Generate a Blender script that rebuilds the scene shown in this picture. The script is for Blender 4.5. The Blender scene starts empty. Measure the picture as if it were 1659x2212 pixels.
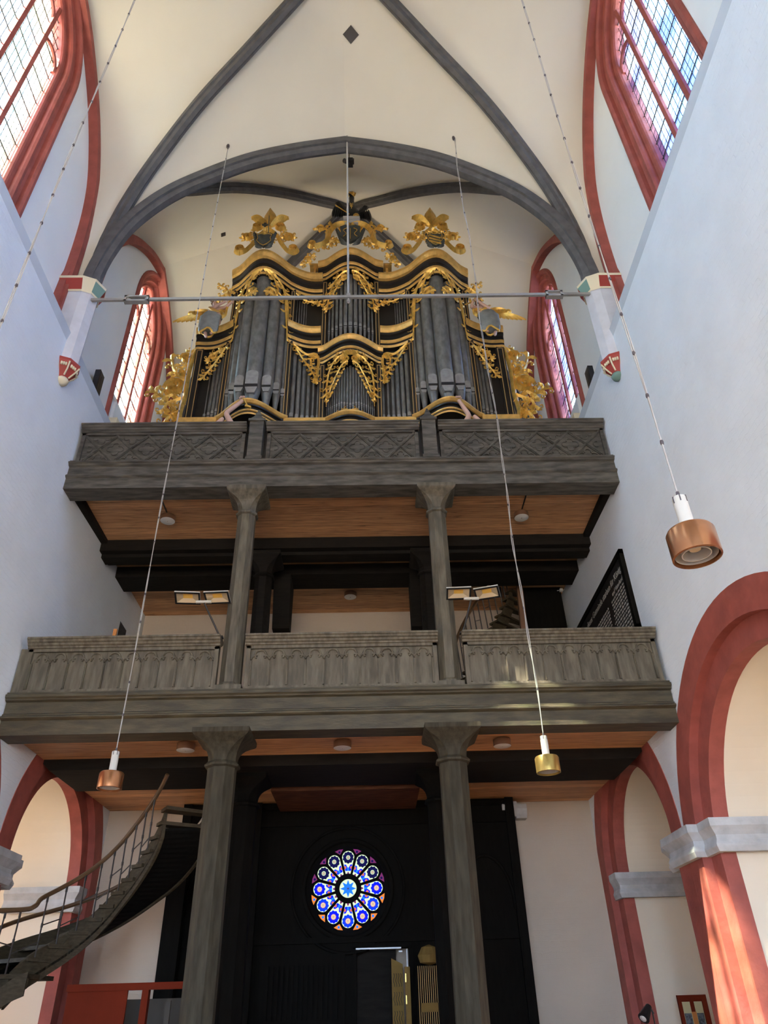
import bpy, math, random
from mathutils import Vector, Matrix
from mathutils.geometry import tessellate_polygon
PI = math.pi
random.seed(7)
SC = bpy.context.scene
COL = SC.collection

# ------------------------------------------------------------------ camera
F_PX = 1563.933
PITCH, YAW, ROLL = 0.60666, 0.0293, -0.02951
CAM = Vector((0.43, 0.0, 1.6))
_cp, _sp, _cy, _sy = math.cos(PITCH), math.sin(PITCH), math.cos(YAW), math.sin(YAW)
FW = Vector((_sy*_cp, _cy*_cp, _sp))
_r0 = Vector((_cy, -_sy, 0)); _u0 = _r0.cross(FW)
RT = _r0*math.cos(ROLL) + _u0*math.sin(ROLL)
UP = _u0*math.cos(ROLL) - _r0*math.sin(ROLL)
cam_d = bpy.data.cameras.new('camera'); cam = bpy.data.objects.new('camera', cam_d); COL.objects.link(cam)
cam_d.sensor_fit = 'VERTICAL'; cam_d.sensor_height = 36.0; cam_d.lens = F_PX*36.0/2212
cam_d.clip_start = 0.05; cam_d.clip_end = 300
cam.matrix_world = Matrix(((RT.x, UP.x, -FW.x, CAM.x), (RT.y, UP.y, -FW.y, CAM.y), (RT.z, UP.z, -FW.z, CAM.z), (0, 0, 0, 1)))
SC.camera = cam

# ------------------------------------------------------------------ sky, sun, exposure
SC.view_settings.view_transform = 'Standard'; SC.view_settings.look = 'None'
SC.view_settings.gamma = 1.0; SC.view_settings.use_curve_mapping = False
SC.view_settings.exposure = 1.40
w = bpy.data.worlds.new('daylight'); SC.world = w; w.use_nodes = True
nt = w.node_tree; bg = nt.nodes['Background']
tc = nt.nodes.new('ShaderNodeTexCoord'); sx = nt.nodes.new('ShaderNodeSeparateXYZ')
rp = nt.nodes.new('ShaderNodeValToRGB'); mp = nt.nodes.new('ShaderNodeMapRange')
mp.inputs[1].default_value = -1; mp.inputs[2].default_value = 1
nt.links.new(tc.outputs['Generated'], sx.inputs[0]); nt.links.new(sx.outputs['Z'], mp.inputs[0]); nt.links.new(mp.outputs[0], rp.inputs[0])
e = rp.color_ramp.elements           # position = (sin(elevation)+1)/2: sunlit ground below, bright haze at the horizon, blue above
e[0].position = 0.0; e[0].color = (.50, .36, .24, 1)
e[1].position = 1.0; e[1].color = (.17, .26, .38, 1)
k = e.new(.46); k.color = (.74, .64, .52, 1)
k = e.new(.51); k.color = (.64, .81, 1.06, 1)
k = e.new(.70); k.color = (.48, .70, 1.05, 1)
k = e.new(.86); k.color = (.21, .29, .38, 1)
nt.links.new(rp.outputs[0], bg.inputs[0]); bg.inputs[1].default_value = 9.5
sun_d = bpy.data.lights.new('sun', 'SUN'); sun_d.energy = 20.0; sun_d.angle = math.radians(.6); sun_d.color = (1.0, .90, .72)
sun = bpy.data.objects.new('sun', sun_d); COL.objects.link(sun)
sun.rotation_euler = Vector((11.7, 5.2, -16.4)).to_track_quat('-Z', 'Y').to_euler()

# ------------------------------------------------------------------ materials
def mat(name, col, rough=.6, metal=0.0, noise=0.0, nscale=4.0, bump=0.0, bscale=20.0, stretch=(1, 1, 1), col2=None, spec=.5, ramp=(.35, .65), detail=4.0):
    m = bpy.data.materials.new(name); m.use_nodes = True
    t = m.node_tree; b = t.nodes['Principled BSDF']
    b.inputs['Base Color'].default_value = (*col, 1); b.inputs['Roughness'].default_value = rough
    b.inputs['Metallic'].default_value = metal; b.inputs['Specular IOR Level'].default_value = spec
    if noise or col2 or bump:
        g = t.nodes.new('ShaderNodeNewGeometry'); mm = t.nodes.new('ShaderNodeMapping')
        mm.inputs['Scale'].default_value = stretch; t.links.new(g.outputs['Position'], mm.inputs['Vector'])
    if noise or col2:
        n = t.nodes.new('ShaderNodeTexNoise'); n.inputs['Scale'].default_value = nscale; n.inputs['Detail'].default_value = detail
        t.links.new(mm.outputs[0], n.inputs['Vector'])
        r = t.nodes.new('ShaderNodeValToRGB')
        c2 = col2 or tuple(c*(1-noise) for c in col)
        r.color_ramp.elements[0].position = ramp[0]; r.color_ramp.elements[1].position = ramp[1]
        r.color_ramp.elements[0].color = (*c2, 1); r.color_ramp.elements[1].color = (*col, 1)
        t.links.new(n.outputs['Fac'], r.inputs[0]); t.links.new(r.outputs[0], b.inputs['Base Color'])
    if bump:
        n2 = t.nodes.new('ShaderNodeTexNoise'); n2.inputs['Scale'].default_value = bscale; n2.inputs['Detail'].default_value = 5
        t.links.new(mm.outputs[0], n2.inputs['Vector'])
        bp = t.nodes.new('ShaderNodeBump'); bp.inputs['Strength'].default_value = bump; bp.inputs['Distance'].default_value = .02
        t.links.new(n2.outputs['Fac'], bp.inputs['Height']); t.links.new(bp.outputs[0], b.inputs['Normal'])
    return m

def brick_mat(name, col, axis, strength=.5, scale=1.0):
    """limewashed brickwork: the courses show only as relief"""
    m = mat(name, col, .75, noise=.05, nscale=1.3)
    t = m.node_tree; b = t.nodes['Principled BSDF']
    g = t.nodes.new('ShaderNodeNewGeometry'); s = t.nodes.new('ShaderNodeSeparateXYZ'); c = t.nodes.new('ShaderNodeCombineXYZ')
    t.links.new(g.outputs['Position'], s.inputs[0]); t.links.new(s.outputs[axis], c.inputs[0]); t.links.new(s.outputs['Z'], c.inputs[1])
    br = t.nodes.new('ShaderNodeTexBrick'); br.inputs['Scale'].default_value = scale
    br.inputs['Brick Width'].default_value = .28; br.inputs['Row Height'].default_value = .10; br.inputs['Mortar Size'].default_value = .014
    br.inputs['Mortar Smooth'].default_value = 1.0; br.inputs['Color1'].default_value = (1, 1, 1, 1); br.inputs['Color2'].default_value = (.8, .8, .8, 1); br.inputs['Mortar'].default_value = (.45, .45, .45, 1)
    n = t.nodes.new('ShaderNodeTexNoise'); n.inputs['Scale'].default_value = 7; n.inputs['Detail'].default_value = 5
    t.links.new(g.outputs['Position'], n.inputs['Vector'])
    dv = t.nodes.new('ShaderNodeVectorMath'); dv.operation = 'MULTIPLY_ADD'; dv.inputs[1].default_value = (.10, .10, .10)
    t.links.new(n.outputs['Color'], dv.inputs[0]); t.links.new(c.outputs[0], dv.inputs[2]); t.links.new(dv.outputs[0], br.inputs['Vector'])
    mx = t.nodes.new('ShaderNodeMath'); mx.operation = 'MULTIPLY_ADD'; mx.inputs[1].default_value = .45
    n2 = t.nodes.new('ShaderNodeTexNoise'); n2.inputs['Scale'].default_value = 5; n2.inputs['Detail'].default_value = 6
    t.links.new(g.outputs['Position'], n2.inputs['Vector'])
    t.links.new(br.outputs['Color'], mx.inputs[0]); t.links.new(n2.outputs['Fac'], mx.inputs[2])
    bp = t.nodes.new('ShaderNodeBump'); bp.inputs['Strength'].default_value = strength; bp.inputs['Distance'].default_value = .02
    t.links.new(mx.outputs[0], bp.inputs['Height']); t.links.new(bp.outputs[0], b.inputs['Normal'])
    return m

def board_mat(name, c1, c2, width=.24, along='X', across='Y'):
    """pine boards with grain, knots and board joints"""
    m = bpy.data.materials.new(name); m.use_nodes = True
    t = m.node_tree; b = t.nodes['Principled BSDF']; b.inputs['Roughness'].default_value = .6
    g = t.nodes.new('ShaderNodeNewGeometry'); s = t.nodes.new('ShaderNodeSeparateXYZ'); t.links.new(g.outputs['Position'], s.inputs[0])
    dv = t.nodes.new('ShaderNodeMath'); dv.operation = 'DIVIDE'; dv.inputs[1].default_value = width; t.links.new(s.outputs[across], dv.inputs[0])
    fl = t.nodes.new('ShaderNodeMath'); fl.operation = 'FLOOR'; t.links.new(dv.outputs[0], fl.inputs[0])
    fr = t.nodes.new('ShaderNodeMath'); fr.operation = 'FRACT'; t.links.new(dv.outputs[0], fr.inputs[0])
    wn = t.nodes.new('ShaderNodeTexWhiteNoise'); wn.noise_dimensions = '1D'; t.links.new(fl.outputs[0], wn.inputs['W'])
    cb = t.nodes.new('ShaderNodeCombineXYZ')
    a1 = t.nodes.new('ShaderNodeMath'); a1.operation = 'MULTIPLY_ADD'; a1.inputs[1].default_value = .9
    t.links.new(s.outputs[along], a1.inputs[0])
    w9 = t.nodes.new('ShaderNodeMath'); w9.operation = 'MULTIPLY'; w9.inputs[1].default_value = 37.0; t.links.new(wn.outputs['Value'], w9.inputs[0])
    t.links.new(w9.outputs[0], a1.inputs[2])
    a2 = t.nodes.new('ShaderNodeMath'); a2.operation = 'MULTIPLY'; a2.inputs[1].default_value = 14.0; t.links.new(s.outputs[across], a2.inputs[0])
    t.links.new(a1.outputs[0], cb.inputs[0]); t.links.new(a2.outputs[0], cb.inputs[1]); t.links.new(w9.outputs[0], cb.inputs[2])
    n = t.nodes.new('ShaderNodeTexNoise'); n.inputs['Scale'].default_value = 2.2; n.inputs['Detail'].default_value = 6; n.inputs['Distortion'].default_value = .6
    t.links.new(cb.outputs[0], n.inputs['Vector'])
    r = t.nodes.new('ShaderNodeValToRGB'); el = r.color_ramp.elements
    el[0].position = .28; el[0].color = (*[c*.25 for c in c2], 1); el[1].position = .72; el[1].color = (*c1, 1)
    k = el.new(.40); k.color = (*c2, 1)
    t.links.new(n.outputs['Fac'], r.inputs[0])
    gap = t.nodes.new('ShaderNodeMath'); gap.operation = 'LESS_THAN'; gap.inputs[1].default_value = .025; t.links.new(fr.outputs[0], gap.inputs[0])
    v = t.nodes.new('ShaderNodeMath'); v.operation = 'MULTIPLY_ADD'; v.inputs[1].default_value = .4; v.inputs[2].default_value = .75; t.links.new(wn.outputs['Value'], v.inputs[0])
    m1 = t.nodes.new('ShaderNodeMixRGB'); m1.blend_type = 'MULTIPLY'; m1.inputs[0].default_value = 1
    t.links.new(r.outputs[0], m1.inputs[1]); t.links.new(v.outputs[0], m1.inputs[2])
    m2 = t.nodes.new('ShaderNodeMixRGB'); m2.inputs[2].default_value = (.02, .012, .008, 1)
    t.links.new(gap.outputs[0], m2.inputs[0]); t.links.new(m1.outputs[0], m2.inputs[1]); t.links.new(m2.outputs[0], b.inputs['Base Color'])
    return m

def glass_mat(name, tint, tint2, px=.125, pz=.17, line=.06):
    """clear leaded panes: daylight comes through, the lead lattice does not"""
    m = bpy.data.materials.new(name); m.use_nodes = True
    t = m.node_tree; out = t.nodes['Material Output']; b = t.nodes['Principled BSDF']
    b.inputs['Base Color'].default_value = (.03, .03, .04, 1); b.inputs['Roughness'].default_value = .5
    g = t.nodes.new('ShaderNodeNewGeometry'); s = t.nodes.new('ShaderNodeSeparateXYZ'); t.links.new(g.outputs['Position'], s.inputs[0])
    def line_at(axis, per):
        d = t.nodes.new('ShaderNodeMath'); d.operation = 'DIVIDE'; d.inputs[1].default_value = per; t.links.new(s.outputs[axis], d.inputs[0])
        f = t.nodes.new('ShaderNodeMath'); f.operation = 'FRACT'; t.links.new(d.outputs[0], f.inputs[0])
        l = t.nodes.new('ShaderNodeMath'); l.operation = 'LESS_THAN'; l.inputs[1].default_value = line*.17/per if axis == 'Z' else line*.17/per; t.links.new(f.outputs[0], l.inputs[0])
        return l
    a, c = line_at('Y', px), line_at('Z', pz)
    mxm = t.nodes.new('ShaderNodeMath'); mxm.operation = 'MAXIMUM'; t.links.new(a.outputs[0], mxm.inputs[0]); t.links.new(c.outputs[0], mxm.inputs[1])
    n = t.nodes.new('ShaderNodeTexNoise'); n.inputs['Scale'].default_value = 1.6; n.inputs['Detail'].default_value = 6; t.links.new(g.outputs['Position'], n.inputs['Vector'])
    r = t.nodes.new('ShaderNodeValToRGB'); r.color_ramp.elements[0].position = .42; r.color_ramp.elements[1].position = .58
    r.color_ramp.elements[0].color = (*tint2, 1); r.color_ramp.elements[1].color = (*tint, 1); t.links.new(n.outputs['Fac'], r.inputs[0])
    tr = t.nodes.new('ShaderNodeBsdfTransparent'); t.links.new(r.outputs[0], tr.inputs[0])
    gl = t.nodes.new('ShaderNodeBsdfGlossy'); gl.inputs['Roughness'].default_value = .15
    m0 = t.nodes.new('ShaderNodeMixShader'); m0.inputs[0].default_value = .06
    t.links.new(tr.outputs[0], m0.inputs[1]); t.links.new(gl.outputs[0], m0.inputs[2])
    mix = t.nodes.new('ShaderNodeMixShader'); t.links.new(mxm.outputs[0], mix.inputs[0]); t.links.new(m0.outputs[0], mix.inputs[1]); t.links.new(b.outputs[0], mix.inputs[2])
    t.links.new(mix.outputs[0], out.inputs['Surface'])
    return m

def emit_mat(name, col, strength):
    m = bpy.data.materials.new(name); m.use_nodes = True
    t = m.node_tree; b = t.nodes['Principled BSDF']; b.inputs['Base Color'].default_value = (*[c*.02 for c in col], 1); b.inputs['Specular IOR Level'].default_value = .05
    b.inputs['Emission Color'].default_value = (*col, 1); b.inputs['Emission Strength'].default_value = strength
    return m

MT = dict(
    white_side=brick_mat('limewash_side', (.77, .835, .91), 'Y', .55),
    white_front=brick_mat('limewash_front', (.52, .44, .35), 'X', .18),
    white_up=mat('plaster_upper', (.83, .85, .85), .8, noise=.04, nscale=.8, bump=.15, bscale=6),
    vault=mat('vault_plaster', (.67, .64, .555), .85, noise=.06, nscale=.5, bump=.12, bscale=3),
    ledge=mat('ledge_plaster', (.56, .62, .69), .8, noise=.06, nscale=2),
    beige=mat('aisle_plaster', (.80, .70, .56), .8, noise=.05, nscale=.7, bump=.1, bscale=5),
    red=mat('red_limewash', (.36, .085, .065), .7, noise=.25, nscale=3.5, bump=.25, bscale=14),
    redin=mat('red_limewash_soffit', (.34, .085, .055), .7, noise=.2, nscale=3, bump=.2, bscale=14),
    rib=mat('grey_rib', (.105, .105, .112), .75, noise=.3, nscale=5, bump=.2, bscale=16),
    stone=mat('grey_stone', (.50, .51, .52), .75, noise=.2, nscale=5, bump=.2, bscale=20),
    pil=mat('pilaster_plaster', (.60, .62, .68), .75, noise=.1, nscale=4),
    capred=mat('capital_red', (.33, .04, .03), .6), cream=mat('capital_cream', (.72, .66, .48), .6), capgreen=mat('capital_green', (.16, .28, .24), .6), blackp=mat('black_paint', (.012, .012, .014), .45),
    floor=mat('tile_floor', (.46, .29, .18), .6, noise=.3, nscale=3),
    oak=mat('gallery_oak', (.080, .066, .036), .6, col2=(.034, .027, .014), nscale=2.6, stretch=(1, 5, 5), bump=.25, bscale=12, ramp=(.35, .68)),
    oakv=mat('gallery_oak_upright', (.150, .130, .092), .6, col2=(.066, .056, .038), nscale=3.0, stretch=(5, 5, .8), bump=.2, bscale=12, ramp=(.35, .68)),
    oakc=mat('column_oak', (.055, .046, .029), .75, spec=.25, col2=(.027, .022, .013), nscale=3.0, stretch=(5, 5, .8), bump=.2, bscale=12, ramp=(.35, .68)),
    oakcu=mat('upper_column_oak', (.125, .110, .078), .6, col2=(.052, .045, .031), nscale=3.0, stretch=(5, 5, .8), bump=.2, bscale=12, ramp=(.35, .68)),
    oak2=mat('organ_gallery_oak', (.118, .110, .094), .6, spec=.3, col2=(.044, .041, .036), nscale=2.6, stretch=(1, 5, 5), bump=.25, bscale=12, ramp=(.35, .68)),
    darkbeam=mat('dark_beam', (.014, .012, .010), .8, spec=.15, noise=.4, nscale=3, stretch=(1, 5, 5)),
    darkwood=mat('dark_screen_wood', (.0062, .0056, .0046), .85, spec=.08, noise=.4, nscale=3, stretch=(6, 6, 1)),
    boards=board_mat('pine_boards', (.78, .43, .21), (.52, .255, .11)),
    shadeboards=mat('shade_painted_boards', (.115, .045, .024), .8, spec=.1, noise=.5, nscale=3, stretch=(1, 8, 8)), leadblack=mat('lead_black', (.004, .004, .005), .8, spec=.05),  # rear ceiling panel: darker copy of the boards, shade painted into the colour
    stairwood=mat('stair_wood', (.060, .046, .026), .7, spec=.2, noise=.4, nscale=5, stretch=(2, 2, 6)),
    handrail=mat('handrail_wood', (.11, .062, .028), .35, noise=.3, nscale=5),
    case=mat('organ_case_black', (.014, .012, .011), .35, noise=.3, nscale=5),
    gold=mat('gilding', (.86, .55, .13), .34, metal=.55, noise=.3, nscale=7, bump=.2, bscale=25),
    ochre=mat('gilt_moulding', (.80, .49, .14), .4, metal=.35, noise=.3, nscale=6),
    line=mat('gilt_line', (.55, .36, .14), .5, metal=.3),
    pipe=mat('pipe_tin', (.24, .25, .25), .32, metal=.45, noise=.35, nscale=9, stretch=(1, 1, .5)),
    lip=mat('pipe_lip', (.36, .37, .38), .34, metal=.5, noise=.2, nscale=9),
    iron=mat('grey_iron', (.33, .32, .30), .5, metal=.3, noise=.15, nscale=6), darkiron=mat('dark_iron', (.03, .025, .022), .5),
    cable=mat('cable_jacket', (.36, .35, .34), .5), cabledark=mat('cable_tie', (.06, .05, .06), .5),
    copper=mat('copper_shade', (.56, .25, .115), .26, metal=.9, noise=.2, nscale=8), brass=mat('brass_shade', (.60, .43, .13), .3, metal=.9, noise=.15, nscale=8),
    lampwhite=mat('lamp_white', (.52, .51, .47), .4), opal=mat('opal_glass', (.62, .60, .56), .35), lampbrown=mat('lamp_brown', (.17, .085, .045), .5),
    flesh=mat('painted_flesh', (.62, .40, .32), .45, noise=.1, nscale=6), robe=mat('painted_robe', (.25, .27, .27), .5, noise=.25, nscale=6), hair=mat('painted_hair', (.16, .09, .04), .5, noise=.3, nscale=20),
    shield=mat('slate_shield', (.06, .07, .065), .5, noise=.3, nscale=8),
    booth=mat('red_booth_paint', (.16, .022, .009), .85, spec=.1, noise=.1, nscale=3), boothgrey=mat('booth_grey', (.095, .085, .072), .85, spec=.1),
    refl=mat('lamp_reflector', (.75, .62, .42), .3, metal=.4), led=mat('led_yellow', (.85, .55, .12), .4),
    olive=mat('ochre_door_paint', (.19, .125, .035), .75, spec=.2, noise=.15, nscale=5), steel=mat('steel_edge', (.30, .32, .34), .4, metal=.5),
    paper=mat('poster_paper', (.55, .52, .30), .6), orange=mat('poster_orange', (.55, .21, .05), .6), photo=mat('poster_photo', (.13, .16, .19), .6, noise=.8, nscale=30),
    ink=mat('inscription_grey', (.34, .33, .30), .6), tablet=mat('tablet_black', (.012, .013, .015), .4),
)
MT['glassL'] = glass_mat('leaded_glass_south', (1, 1, 1), (.86, .95, .84))
MT['glassR'] = glass_mat('leaded_glass_north', (.74, .89, 1.0), (.40, .46, .70))

# ------------------------------------------------------------------ mesh helpers
class MB:
    def __init__(s): s.v = []; s.f = []; s.mi = []; s.cur = 0
    def add(s, vs, fs):
        o = len(s.v); s.v += [tuple(v) for v in vs]; s.f += [tuple(i+o for i in f) for f in fs]; s.mi += [s.cur]*len(fs)
    def box(s, x0, x1, y0, y1, z0, z1):
        s.add([(x0, y0, z0), (x1, y0, z0), (x1, y1, z0), (x0, y1, z0), (x0, y0, z1), (x1, y0, z1), (x1, y1, z1), (x0, y1, z1)],
              [(0, 3, 2, 1), (4, 5, 6, 7), (0, 1, 5, 4), (1, 2, 6, 5), (2, 3, 7, 6), (3, 0, 4, 7)])
    def obox(s, c, size, M):
        hx, hy, hz = [d/2 for d in size]; c = Vector(c)
        vs = [c + M @ Vector((a*hx, b*hy, d*hz)) for d in (-1, 1) for a, b in ((-1, -1), (1, -1), (1, 1), (-1, 1))]
        s.add(vs, [(0, 3, 2, 1), (4, 5, 6, 7), (0, 1, 5, 4), (1, 2, 6, 5), (2, 3, 7, 6), (3, 0, 4, 7)])
    def bar(s, a, b, w, h, up=(0, 0, 1)):
        a, b = Vector(a), Vector(b); d = (b-a); L = d.length; d.normalize(); up = Vector(up)
        x = up.cross(d)
        if x.length < 1e-4: x = Vector((1, 0, 0))
        x.normalize(); z = d.cross(x)
        M = Matrix((x, d, z)).transposed(); s.obox((a+b)/2, (w, L, h), M)
    def tube(s, pts, r, n=8, closed=False, caps=True, flat=None):
        pts = [Vector(p) for p in pts]; N = len(pts); rs = r if isinstance(r, (list, tuple)) else [r]*N
        vs = []; ref = None
        for i, p in enumerate(pts):
            if closed: t = pts[(i+1) % N]-pts[i-1]
            else: t = pts[min(i+1, N-1)]-pts[max(i-1, 0)]
            t.normalize()
            if ref is None:
                ref = Vector((0, 0, 1)) if abs(t.z) < .9 else Vector((1, 0, 0))
                if flat is not None: ref = Vector(flat)
            x = ref - t*ref.dot(t)
            if x.length < 1e-5: x = t.orthogonal()
            x.normalize(); ref = x.copy() if flat is None else Vector(flat); y = t.cross(x)
            for k in range(n):
                a = 2*PI*k/n; vs.append(p + x*math.cos(a)*rs[i] + y*math.sin(a)*rs[i])
        fs = []
        for i in range(N if closed else N-1):
            j = (i+1) % N
            for k in range(n): fs.append((i*n+k, i*n+(k+1) % n, j*n+(k+1) % n, j*n+k))
        if caps and not closed:
            fs.append(tuple(reversed(range(n)))); fs.append(tuple((N-1)*n+k for k in range(n)))
        s.add(vs, fs)
    def loft(s, loops, closed=True, cap0=False, cap1=False):
        n = len(loops[0]); vs = [p for l in loops for p in l]; fs = []
        for i in range(len(loops)-1):
            for k in range(n if closed else n-1):
                k2 = (k+1) % n; fs.append((i*n+k, i*n+k2, (i+1)*n+k2, (i+1)*n+k))
        if cap0: fs.append(tuple(reversed(range(n))))
        if cap1: fs.append(tuple((len(loops)-1)*n+k for k in range(n)))
        s.add(vs, fs)
    def lathe(s, prof, c=(0, 0), n=16, cap=True, arc=None, rot=0):
        a0, a1 = arc or (0, 2*PI); cl = arc is None; m = n if cl else n+1
        loops = [[(c[0]+r*math.cos(a0+(a1-a0)*k/n+rot), c[1]+r*math.sin(a0+(a1-a0)*k/n+rot), z) for k in range(m)] for r, z in prof]
        s.loft(loops, closed=cl, cap0=cap and cl, cap1=cap and cl)
    def prism(s, poly, fn, w0, w1, holes=()):
        loops = [list(poly)] + [list(h) for h in holes]; tri = tessellate_polygon([[Vector((a, b, 0)) for a, b in l] for l in loops])
        flat = [p for l in loops for p in l]; n = len(flat)
        vs = [fn(a, b, w0) for a, b in flat] + [fn(a, b, w1) for a, b in flat]
        fs = [tuple(t) for t in tri] + [tuple(i+n for i in reversed(t)) for t in tri]; o = 0
        for l in loops:
            m = len(l)
            for k in range(m): fs.append((o+k, o+(k+1) % m, n+o+(k+1) % m, n+o+k))
            o += m
        s.add(vs, fs)
    def sweep(s, path, prof, side, closed=False):
        """profile (a along `side`, b along side x tangent) carried along a path lying in a plane whose normal is `side`"""
        path = [Vector(p) for p in path]; side = Vector(side).normalized(); N = len(path); loops = []
        for i, p in enumerate(path):
            if closed: t0 = (p-path[i-1]).normalized(); t1 = (path[(i+1) % N]-p).normalized()
            else:
                t0 = (p-path[i-1]).normalized() if i else None; t1 = (path[i+1]-p).normalized() if i < N-1 else None
            t0 = t0 or t1; t1 = t1 or t0
            b = side.cross((t0+t1).normalized()); b.normalize(); k = 1/max(.35, (b.dot(side.cross(t0))))
            loops.append([p + side*a + b*(q*k) for a, q in prof])
        if closed: loops.append(loops[0])
        s.loft(loops, closed=True, cap0=not closed, cap1=not closed)
    def build(s, name, material, parent=None, smooth=False, fix=True):
        me = bpy.data.meshes.new(name); me.from_pydata(s.v, [], s.f)
        ms = material if isinstance(material, (list, tuple)) else [material]
        for mm in ms: me.materials.append(MT[mm] if isinstance(mm, str) else mm)
        if len(ms) > 1: me.polygons.foreach_set('material_index', s.mi)
        if fix:
            import bmesh
            bm = bmesh.new(); bm.from_mesh(me); bmesh.ops.recalc_face_normals(bm, faces=bm.faces); bm.to_mesh(me); bm.free()
        if smooth: me.polygons.foreach_set('use_smooth', [True]*len(me.polygons))
        me.update()
        o = bpy.data.objects.new(name, me); COL.objects.link(o)
        if parent is not None:
            o.parent = parent
            if parent.type == 'EMPTY': o.matrix_parent_inverse = parent.matrix_basis.inverted()
        return o

def smooth_angle(o, ang=.6):
    me = o.data; me.polygons.foreach_set('use_smooth', [True]*len(me.polygons))
    try:
        import bmesh
        bm = bmesh.new(); bm.from_mesh(me)
        for ed in bm.edges:
            if len(ed.link_faces) == 2 and ed.calc_face_angle(0) > ang: ed.smooth = False
        bm.to_mesh(me); bm.free()
    except Exception: pass
    return o

def tag(o, label, cat, group=None):
    o['label'] = label; o['category'] = cat
    if group: o['group'] = group
    return o
def thing(name, label, cat, loc=(0, 0, 0), group=None):
    o = bpy.data.objects.new(name, None); COL.objects.link(o); o.location = loc; o.empty_display_size = .2
    return tag(o, label, cat, group)
def struct(name, mb, material, parent=None, smooth=False):
    o = mb.build(name, material, parent, smooth) if mb else bpy.data.objects.new(name, None)
    if mb is None: COL.objects.link(o)
    if parent is None: o['kind'] = 'structure'
    return o
def copy_thing(root, loc, label=None, group=None, rotz=None, scale=None):
    r = root.copy(); COL.objects.link(r); r.location = loc
    if rotz is not None: r.rotation_euler[2] = rotz
    if scale is not None: r.scale = scale
    if label: r['label'] = label
    if group: r['group'] = group
    for ch in list(root.children):
        c = ch.copy(); COL.objects.link(c); c.parent = r
        for g in list(ch.children):
            d = g.copy(); COL.objects.link(d); d.parent = c
    return r
def lerp(a, b, t): return a+(b-a)*t
def resample(pts, n):
    P = [Vector(p) for p in pts]; L = [0]
    for i in range(1, len(P)): L.append(L[-1]+(P[i]-P[i-1]).length)
    out = []
    for k in range(n):
        d = L[-1]*k/(n-1); i = 1
        while i < len(P)-1 and L[i] < d: i += 1
        t = (d-L[i-1])/max(1e-9, L[i]-L[i-1]); out.append(P[i-1].lerp(P[i], min(1, max(0, t))))
    return out
def spline(pts, n=6):
    """Catmull-Rom through the points"""
    P = [Vector(p) for p in pts]; out = []
    for i in range(len(P)-1):
        a, b, c, d = P[max(i-1, 0)], P[i], P[i+1], P[min(i+2, len(P)-1)]
        for k in range(n):
            t = k/n; out.append(.5*((2*b)+(c-a)*t+(2*a-5*b+4*c-d)*t*t+(3*b-a-3*c+d)*t**3))
    out.append(P[-1]); return out
# ================================================================== THE SETTING
W, W2 = 5.35, 5.85           # nave half width below / above the ledge
YB = 17.05                   # back wall
LZ = 12.71                   # top of the lower wall
Y0, Y1, Y2 = 2.95, 9.95, 17.05
FXZ = lambda a, b, c: (a, c, b)
m = MB(); m.box(-10.6, 10.6, -9, YB+1, -.2, 0); struct('floor', m, 'floor')

def circ(cx, cz, r, a0, a1, n): return [(cx+r*math.cos(lerp(a0, a1, k/n)), cz+r*math.sin(lerp(a0, a1, k/n))) for k in range(n+1)]
ARCHES = [(9.10, 3.27, 3.05), (14.65, 3.84, 2.46), (2.6, 3.27, 3.05), (-4.2, 3.27, 3.05)]
RIN = .78                     # how far the opening lies inside the outer red edge

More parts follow.
